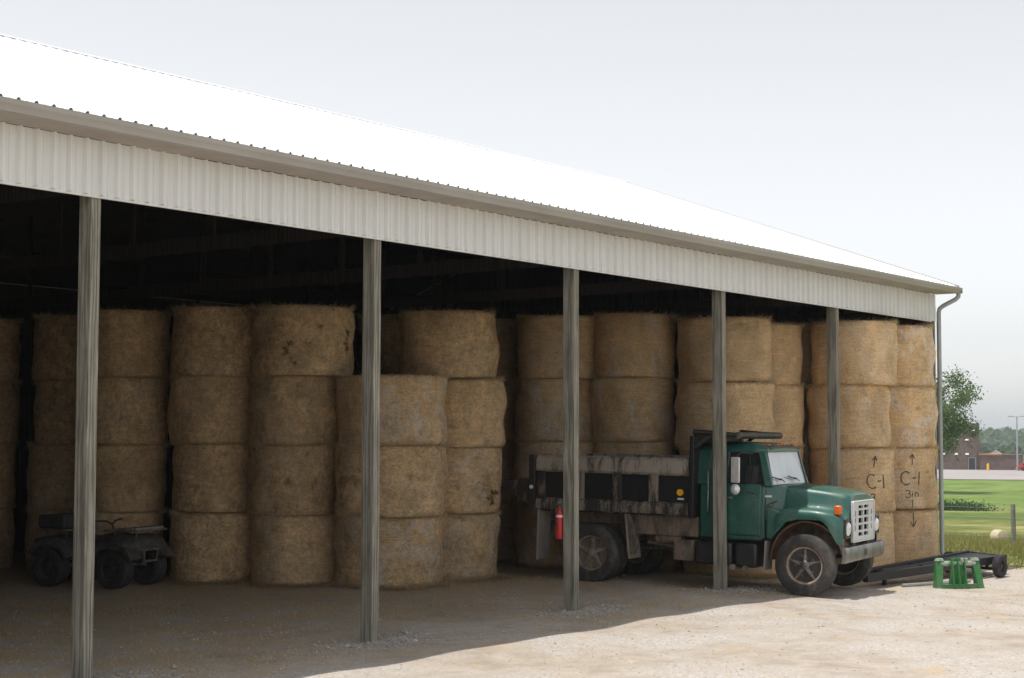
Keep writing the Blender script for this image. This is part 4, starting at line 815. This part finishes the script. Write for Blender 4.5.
# ------------------------------------------------------------------ fence, field bale
fn = empty('wire_fence', (50.6, 5.6, gz(50.6, 5.6))); tag(fn, 'wooden post and wire fence running across the field', 'fence')
fd = Vector((-.33, .944, 0))
def fpt(i): return Vector((50.6, 5.6, 0))+fd*(3.2*i)
for i in range(-2, 7):
    p = fpt(i); g = gz(p.x, p.y)-gz(50.6, 5.6); q = p-Vector((50.6, 5.6, 0)); b = MB(); lean = random.uniform(-.04, .04); b.tube([(q.x, q.y, g-.3), (q.x+lean*.3, q.y, g+.6), (q.x+lean, q.y+lean, g+1.40)], [.085, .08, .075], 10); b.build('fence_post', M['post'], fn)
for z in (.35, .65, .95, 1.25):
    pts = []
    for i in range(-2, 7):
        p = fpt(i); g = gz(p.x, p.y)-gz(50.6, 5.6); q = p-Vector((50.6, 5.6, 0)); pts.append((q.x-.08, q.y, g+z))
    b = MB(); b.tube(pts, .0032, 5); b.build('wire', M['galv'], fn)
b = MB(); b.lathe([(.01, -.25), (.26, -.25), (.30, -.22), (.305, 0), (.30, .22), (.26, .25), (.22, .245), (.18, .255), (.1, .245), (.01, .255)], axis='y', n=28); o = b.build('field_bale', M['hay']); o.location = (64.1, 11.05, gz(64.1, 11.05)+.29); o.rotation_euler = (0, 0, -.5)
tag(o, 'small pale round bale lying in the grass beyond the fence', 'bale')

# ------------------------------------------------------------------ far setting
lot = []
xs = np.linspace(200, 268, 14); ys = np.linspace(-60, 220, 30); A, B = np.meshgrid(xs, ys, indexing='ij'); A = A-(B-75)*.33
idx = np.arange(A.size).reshape(A.shape); ff = np.stack([idx[:-1, :-1], idx[1:, :-1], idx[1:, 1:], idx[:-1, 1:]], -1).reshape(-1, 4)
o = raw('parking_lot', np.stack([A, B, gh(A, B)+.06], -1).reshape(-1, 3), ff, M['concrete'], smooth=True); tag(o, 'pale concrete lot in front of the far brick building', kind='structure')
bd = empty('brick_building', (263.7, 88.4, gz(263.7, 88.4)), math.atan2(-.95, .31)); tag(bd, 'brown brick building with a tall block and low wing beyond the field', 'building')
D_ = lambda mb, name, m, par=bd, **k: mb.build(name, m, par, **k)
b = MB(); b.box(-9, 0, 0, 9, -.3, 7.75); D_(b, 'tall_block', M['brick']); b = MB(); b.box(-9.1, .1, -.1, 9.1, 7.75, 7.98); D_(b, 'parapet', M['brick'])
b = MB(); b.box(.003, 7.4, .4, 8, -.3, 2.55); D_(b, 'low_wing', M['brick']); b = MB(); b.box(.15, 4.1, .25, 7, 2.55, 2.78); D_(b, 'red_roof_edge', mat('red_roof_coping', (.5, .2, .13), (.42, .16, .1), scale=1)); b = MB(); b.box(4.12, 7.45, .3, 8, 2.55, 2.66); D_(b, 'wing_coping', M['brick'])
dr = empty('door'); dr.parent = bd; b = MB(); b.box(-1.35, -.3, -.04, 0.1, 0, 2.05); D_(b, 'door_leaf', M['black'], dr); b = MB(); b.box(-1.42, -1.352, -.07, .05, 0, 2.1); b.box(-.298, -.23, -.07, .05, 0, 2.1); b.box(-1.42, -.23, -.07, .05, 2.052, 2.12); D_(b, 'door_frame', M['galv'], dr)
for x, z in ((-3.3, 7.0), (-3.3, 5.05), (-1.6, 5.05), (-3.4, 2.6), (-1.6, 2.6), (-.45, 6.6), (-5.5, 5.05), (-5.5, 2.6)):
    b = MB(); b.prism([(-.22, z), (0.0, z), (0.0, z+.28), (-.12, z+.28)], x-.28, x+.28, 'x'); D_(b, 'wall_light', M['white'])
lp = empty('light_pole', (262.6, 81.0, gz(262, 81))); tag(lp, 'tall grey lot light pole near the brick building', 'light pole')
b = MB(); b.tube([(0, 0, 0), (0, 0, 9.1)], [.16, .11], 10); b.build('pole', M['galv'], lp); b = MB(); b.lathe([(.01, 0), (.3, 0), (.3, .55), (.01, .6)], axis='z', n=14); b.build('footing', M['concrete'], lp)
for s_ in (-1, 1): b = MB(); b.bar((0, 0, 9.0), (.31*s_*.8, -.95*s_*.8, 9.1), .1, .08); b.box(.31*s_-.28, .31*s_+.28, -.95*s_-.35, -.95*s_+.35, 9.02, 9.2); b.build('lamp_head', M['galv'], lp)
b = MB(); b.lathe([(.01, 0), (.26, 0), (.26, .9), (.2, 1.25), (.01, 1.35)], axis='z', n=14); o = b.build('bollard', M['yellow']); o.location = (257.6, 84.2, gz(257, 84)+.05); o.scale = (.8, .8, .9); tag(o, 'yellow bollard before the low brick wing', 'bollard')
car = empty('parked_car', (261.5, 78.3, gz(261, 78)+.06), math.atan2(-.95, .31)); tag(car, 'red car parked on the far lot at the right edge', 'car')
b = MB(); b.prism([(-2.1, .35), (2.1, .35), (2.15, .75), (1.2, .88), (.6, 1.38), (-1.2, 1.40), (-1.75, .95), (-2.12, .85)], -.85, .85, 'y'); b.build('body', M['red'], car, bevel=.06)
for s_ in (-1, 1):
    b = MB(); b.prism([(1.0, .92), (.52, 1.31), (-1.1, 1.33), (-1.5, .95)], *sorted((s_*.853, s_*.858)), 'y'); b.build('side_glass', M['black'], car)
    for x in (-1.3, 1.3): b = MB(); b.lathe([(.01, -.1), (.30, -.1), (.32, -.05), (.32, .05), (.3, .1), (.01, .1)], (x, s_*.80, .32), n=18); b.build('wheel', M['darkrubber'], car)
sh_ = empty('white_shed', (430, 147, gz(430, 147)), math.atan2(-.95, .31)); tag(sh_, 'small white building far off between the trees at the right edge', 'shed')
b = MB(); b.prism([(-2.2, -1), (2.2, -1), (2.2, 2.6), (0, 3.9), (-2.2, 2.6)], 0, 6, 'y'); b.build('wall', M['white'], sh_); b = MB(); b.prism([(-2.5, 2.5), (0, 3.95), (2.5, 2.5), (2.5, 2.65), (0, 4.1), (-2.5, 2.65)], -.2, 6.2, 'y'); b.build('roof', M['galv'], sh_)
b = MB(); b.box(-.5, .5, -.05, .03, 0, 2.0); b.build('door', M['galv'], sh_)

def leafquads(pts, size, r, flat=.0):
    n = len(pts); a = r.normal(size=(n, 3)); a[:, 2] *= .8; a /= np.linalg.norm(a, axis=1)[:, None]; c = np.cross(a, r.normal(size=(n, 3))); c /= np.linalg.norm(c, axis=1)[:, None]
    s = (size*r.uniform(.6, 1.3, n))[:, None]; v = np.stack([pts-a*s, pts+c*s*.55, pts+a*s, pts-c*s*.55], 1).reshape(-1, 3); return v, np.arange(n*4).reshape(-1, 4)
def tree(name, loc, H, spread, seed, label, leafsize=.17, nleaf=60, lean=(0, 0), low=.2, group=None, cat='tree'):
    r = np.random.default_rng(seed); root = empty(name, loc); tag(root, label, cat, group)
    b = MB(); tips = []
    top = Vector((lean[0], lean[1], H*.78)); tp = [Vector((0, 0, -.3))]
    for i in range(1, 7): f = i/6; tp.append(Vector((top.x*f+r.normal(0, .1), top.y*f+r.normal(0, .1), top.z*f)))
    b.tube(tp, [H*.022*(1-.13*i) for i in range(7)], 9)
    for k in range(22):
        f = r.uniform(low, 1); i = min(5, int(f*6)); p = tp[i].lerp(tp[i+1], f*6-i); a = k*2.4+r.normal(0, .4)
        L = spread*r.uniform(.55, 1.05)*(1.05-.55*abs(f-.55)); d = Vector((math.cos(a), math.sin(a), r.uniform(.25, .9))).normalized()
        q1 = p+d*L*.5+Vector((0, 0, .1*L)); q2 = p+d*L+Vector((0, 0, .18*L)); b.tube([p, q1, q2], [H*.008, H*.005, H*.002], 6)
        for c in (q1.lerp(q2, .3), q1.lerp(q2, .7), q2): tips.append((c, spread*r.uniform(.16, .30)))
        for _ in range(3):
            d2 = (d+Vector(r.normal(0, .6, 3))).normalized(); s = p.lerp(q2, r.uniform(.4, .9)); e = s+d2*L*r.uniform(.25, .5); b.tube([s, e], [H*.003, H*.001], 5); tips.append((e, spread*r.uniform(.13, .26)))
    b.build('trunk', M['bark'], root)
    pts = np.concatenate([np.array(c)+r.normal(0, 1, (nleaf, 3))*np.array([q, q, q*.7])*.55 for c, q in tips]); v, f = leafquads(pts, leafsize, r)
    o = raw('crown', v, f, M['leaf'], root)
    return root
tree('leafy_tree', (151.5, 50.0, gz(151, 50)), 13.4, 4.7, 5, 'tall leafy tree standing beside the right end of the barn', .135, 105, (.6, -.5), .34)
tree('leafy_tree', (156.0, 55.5, gz(156, 55)), 8.5, 3.4, 9, 'lower leafy tree behind the right corner post', .13, 100, (0, 0), .1)
# weeds along the ditch in the middle of the field
r = np.random.default_rng(21); n = 11000; a = r.uniform(0, 1, n); px = 114+5*a+r.normal(0, .7, n); py = 41-8.0*a+r.normal(0, .8, n); h = np.abs(r.normal(0, .26, n)); pts = np.stack([px, py, gh(px, py)+h], -1); v, f = leafquads(pts, .09, r)
o = raw('ditch_weeds', v, f, M['wood1']); tag(o, 'dark strip of weeds along the ditch across the field', 'weeds', kind='stuff')
# wooded hills
def ridge(name, dist, half, z0, ztop, ntree, tr0, tr1, seed, depth, clear=None):
    r = np.random.default_rng(seed); base = math.radians(20); na, nd = 90, 14; ang = np.linspace(-half, half, na); u = np.linspace(0, 1, nd)
    ph = r.uniform(0, 6, 5)
    def hz(a, t):
        s = np.zeros_like(a)+.72
        for i, (q, w) in enumerate(((7, .16), (13, .10), (24, .06), (41, .035))): s = s+w*np.sin(a*q*1.3+ph[i])
        edge = sstep((half-np.abs(a))/.12)
        return z0+(ztop-z0)*s*sstep(t)*edge
    A_, T_ = np.meshgrid(ang, u, indexing='ij'); D = dist+T_*depth; Z = hz(A_, np.minimum(T_*1.25, 1))
    Xc, Yc = D*np.cos(base+A_), -DIST+D*np.sin(base+A_)
    idx = np.arange(A_.size).reshape(A_.shape); ff = np.stack([idx[:-1, :-1], idx[1:, :-1], idx[1:, 1:], idx[:-1, 1:]], -1).reshape(-1, 4)
    o = raw(name, np.stack([Xc, Yc, Z], -1).reshape(-1, 3), ff, M['hillgrass'], smooth=True); tag(o, kind='structure')
    V = []; F = []; nb = 0
    a = r.uniform(-half*.96, half*.96, ntree); t = r.uniform(.0, 1, ntree)**.8
    if clear: keep = ~((t < clear[2]) & (a > clear[0]) & (a < clear[1])); a, t = a[keep], t[keep]
    z = hz(a, np.minimum(t*1.25, 1)); D = dist+t*depth; x, y = D*np.cos(base+a), -DIST+D*np.sin(base+a)
    nth, nph = 9, 6
    for i in range(len(a)):
        R_ = r.uniform(tr0, tr1); th = np.arange(nth)*2*np.pi/nth+r.uniform(0, 1); phi = np.linspace(-.6, np.pi/2, nph)
        T2, P2 = np.meshgrid(th, phi); rad = R_*(1+r.normal(0, .16, T2.shape)); vx = rad*np.cos(P2)*np.cos(T2); vy = rad*np.cos(P2)*np.sin(T2); vz = rad*(np.sin(P2)+.55)*r.uniform(.8, 1.15)
        V.append(np.stack([x[i]+vx, y[i]+vy, z[i]+vz-R_*.1], -1).reshape(-1, 3))
        q = np.arange(nth*nph).reshape(nph, nth); q2 = np.roll(q, -1, 1); F.append(np.stack([q[:-1], q2[:-1], q2[1:], q[1:]], -1).reshape(-1, 4)+nb); nb += nth*nph
    o = raw('far_woods', np.concatenate(V), np.concatenate(F), M['wood1']); return o
tag(ridge('hill', 1500, .42, -8, 9.5, 1500, 3.5, 6.5, 31, 420), 'hazy blue wooded ridge on the horizon', 'woods', kind='stuff')
tag(ridge('hill', 820, .42, -7, 1.6, 900, 2.6, 4.8, 32, 240), 'green wooded slope below the far ridge', 'woods', kind='stuff')
tag(ridge('hill', 470, .40, -5.4, -3.4, 330, 1.6, 3.0, 33, 120, (-.02, .03, .8)), 'nearer belt of dark green trees beyond the brick building', 'woods', kind='stuff')

# ------------------------------------------------------------------ loose stuff on the ground
def inwedge(x, y, m=.06):
    a = np.arctan2(y+DIST, x); return (a > TH-.32-m) & (a < TH+.33+m)
r = np.random.default_rng(41)
def clump(x, y): return .5+.25*np.sin(x*1.1+y*.7+1)+.25*np.sin(x*.55-y*1.6+2)+.2*np.sin(x*2.7+y*2.1)
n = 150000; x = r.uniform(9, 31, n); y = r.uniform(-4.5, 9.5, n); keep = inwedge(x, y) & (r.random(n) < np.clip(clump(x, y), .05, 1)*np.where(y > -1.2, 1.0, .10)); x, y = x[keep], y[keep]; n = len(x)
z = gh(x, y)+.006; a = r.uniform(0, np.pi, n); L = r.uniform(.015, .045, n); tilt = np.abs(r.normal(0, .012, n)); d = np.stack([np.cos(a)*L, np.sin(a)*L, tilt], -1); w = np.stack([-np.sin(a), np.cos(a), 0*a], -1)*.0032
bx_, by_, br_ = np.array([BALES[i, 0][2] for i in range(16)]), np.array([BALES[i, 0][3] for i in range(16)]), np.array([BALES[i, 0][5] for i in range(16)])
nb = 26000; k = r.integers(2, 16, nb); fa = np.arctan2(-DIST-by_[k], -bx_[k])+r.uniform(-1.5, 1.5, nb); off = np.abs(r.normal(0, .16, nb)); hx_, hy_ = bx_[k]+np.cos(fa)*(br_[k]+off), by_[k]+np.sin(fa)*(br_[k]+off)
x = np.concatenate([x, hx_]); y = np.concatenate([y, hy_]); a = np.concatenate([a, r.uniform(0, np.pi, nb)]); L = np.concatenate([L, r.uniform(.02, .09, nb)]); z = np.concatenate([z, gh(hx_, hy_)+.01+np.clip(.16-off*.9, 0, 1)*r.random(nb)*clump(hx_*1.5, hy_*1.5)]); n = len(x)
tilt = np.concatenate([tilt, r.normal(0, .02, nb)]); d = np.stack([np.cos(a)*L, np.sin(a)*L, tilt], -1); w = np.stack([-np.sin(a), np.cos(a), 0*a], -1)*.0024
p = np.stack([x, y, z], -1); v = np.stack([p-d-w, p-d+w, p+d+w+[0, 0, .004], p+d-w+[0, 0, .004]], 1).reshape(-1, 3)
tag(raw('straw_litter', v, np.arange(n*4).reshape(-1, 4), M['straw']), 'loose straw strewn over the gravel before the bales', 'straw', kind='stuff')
n = 26000; x = r.uniform(9, 30, n); y = r.uniform(-7, 3.5, n); nearpost = np.min(np.abs(x[:, None]-(X0+SP*np.arange(6))[None]), 1); keep = inwedge(x, y) & (r.random(n) < np.where((nearpost < .7) & (np.abs(y) < .6), 1.0, np.where(y < -1.2, .1, .3))); x, y = x[keep], y[keep]
xp = np.concatenate([r.normal(X0+SP*k+.15, .45, 900) for k in range(5)]); yp = r.normal(-.12, .22, len(xp)); x = np.concatenate([x, xp]); y = np.concatenate([y, yp]); n = len(x)
s = r.lognormal(-4.7, .42, n); s[-len(xp):] *= 1.45; z = gh(x, y)+s*.25; octa = np.array([(1, 0, 0), (-1, 0, 0), (0, 1, 0), (0, -1, 0), (0, 0, .7), (0, 0, -.7)]); V = (octa[None]*(1+r.normal(0, .22, (n, 6, 1))))*s[:, None, None]
an = r.uniform(0, 6.28, n); ca, sa = np.cos(an)[:, None], np.sin(an)[:, None]; V = np.stack([V[..., 0]*ca-V[..., 1]*sa, V[..., 0]*sa+V[..., 1]*ca, V[..., 2]], -1)+np.stack([x, y, z], -1)[:, None]
fo = np.array([(0, 2, 4), (2, 1, 4), (1, 3, 4), (3, 0, 4), (2, 0, 5), (1, 2, 5), (3, 1, 5), (0, 3, 5)]); F = (fo[None]+6*np.arange(n)[:, None, None]).reshape(-1, 3)
tag(raw('gravel_stones', V.reshape(-1, 3), F, M['stone']), 'loose crushed stone scattered over the lot and heaped around the posts', 'gravel', kind='stuff')
# field grass
n = 120000; x = 29.6+(75-29.6)*r.random(n)**1.5; y = r.uniform(-8, 22, n); a = np.arctan2(y+DIST, x); edge = x-30.6+np.sin(y*1.7)*.5+np.sin(y*4.1)*.3; keep = (a > TH-.42) & (a < TH-.20) & (r.random(n) < np.clip(edge*.35+.15, 0, 1)) & ~((x < XE+.4) & (y > -.3)); x, y = x[keep], y[keep]; n = len(x)
h = r.uniform(.05, .22, n)*np.clip(.35+(x-30)*.05, .35, 1.5); z = gh(x, y)-.01; a = r.uniform(0, 6.28, n); b_ = r.normal(0, .35, (n, 2))*h[:, None]; w = np.stack([np.cos(a), np.sin(a), 0*a], -1)*(.006+.0002*x)[:, None]
p = np.stack([x, y, z], -1); tp = p+np.stack([b_[:, 0], b_[:, 1], h], -1); v = np.stack([p-w, p+w, tp], 1).reshape(-1, 3)
tag(raw('field_grass', v, np.arange(n*3).reshape(-1, 3), M['grass']), 'yellow green field grass beyond the gravel', 'grass', kind='stuff')

# ------------------------------------------------------------------ haze
HAZE = .00027
m_, t_, n_, l_, p_ = nt('summer_haze'); n_.remove(p_); pv = n_.new('ShaderNodeVolumePrincipled'); pv.inputs['Density'].default_value = HAZE; pv.inputs['Color'].default_value = (.88, .95, 1, 1); pv.inputs['Anisotropy'].default_value = 0
l_.new(pv.outputs[0], n_['Material Output'].inputs['Volume'])
b = MB(); b.box(-2600, 2600, -2600, 2600, -14, 30); hz_ = b.build('haze', m_, angle=0); tag(hz_, 'pale summer haze in the distance', 'haze', kind='stuff')
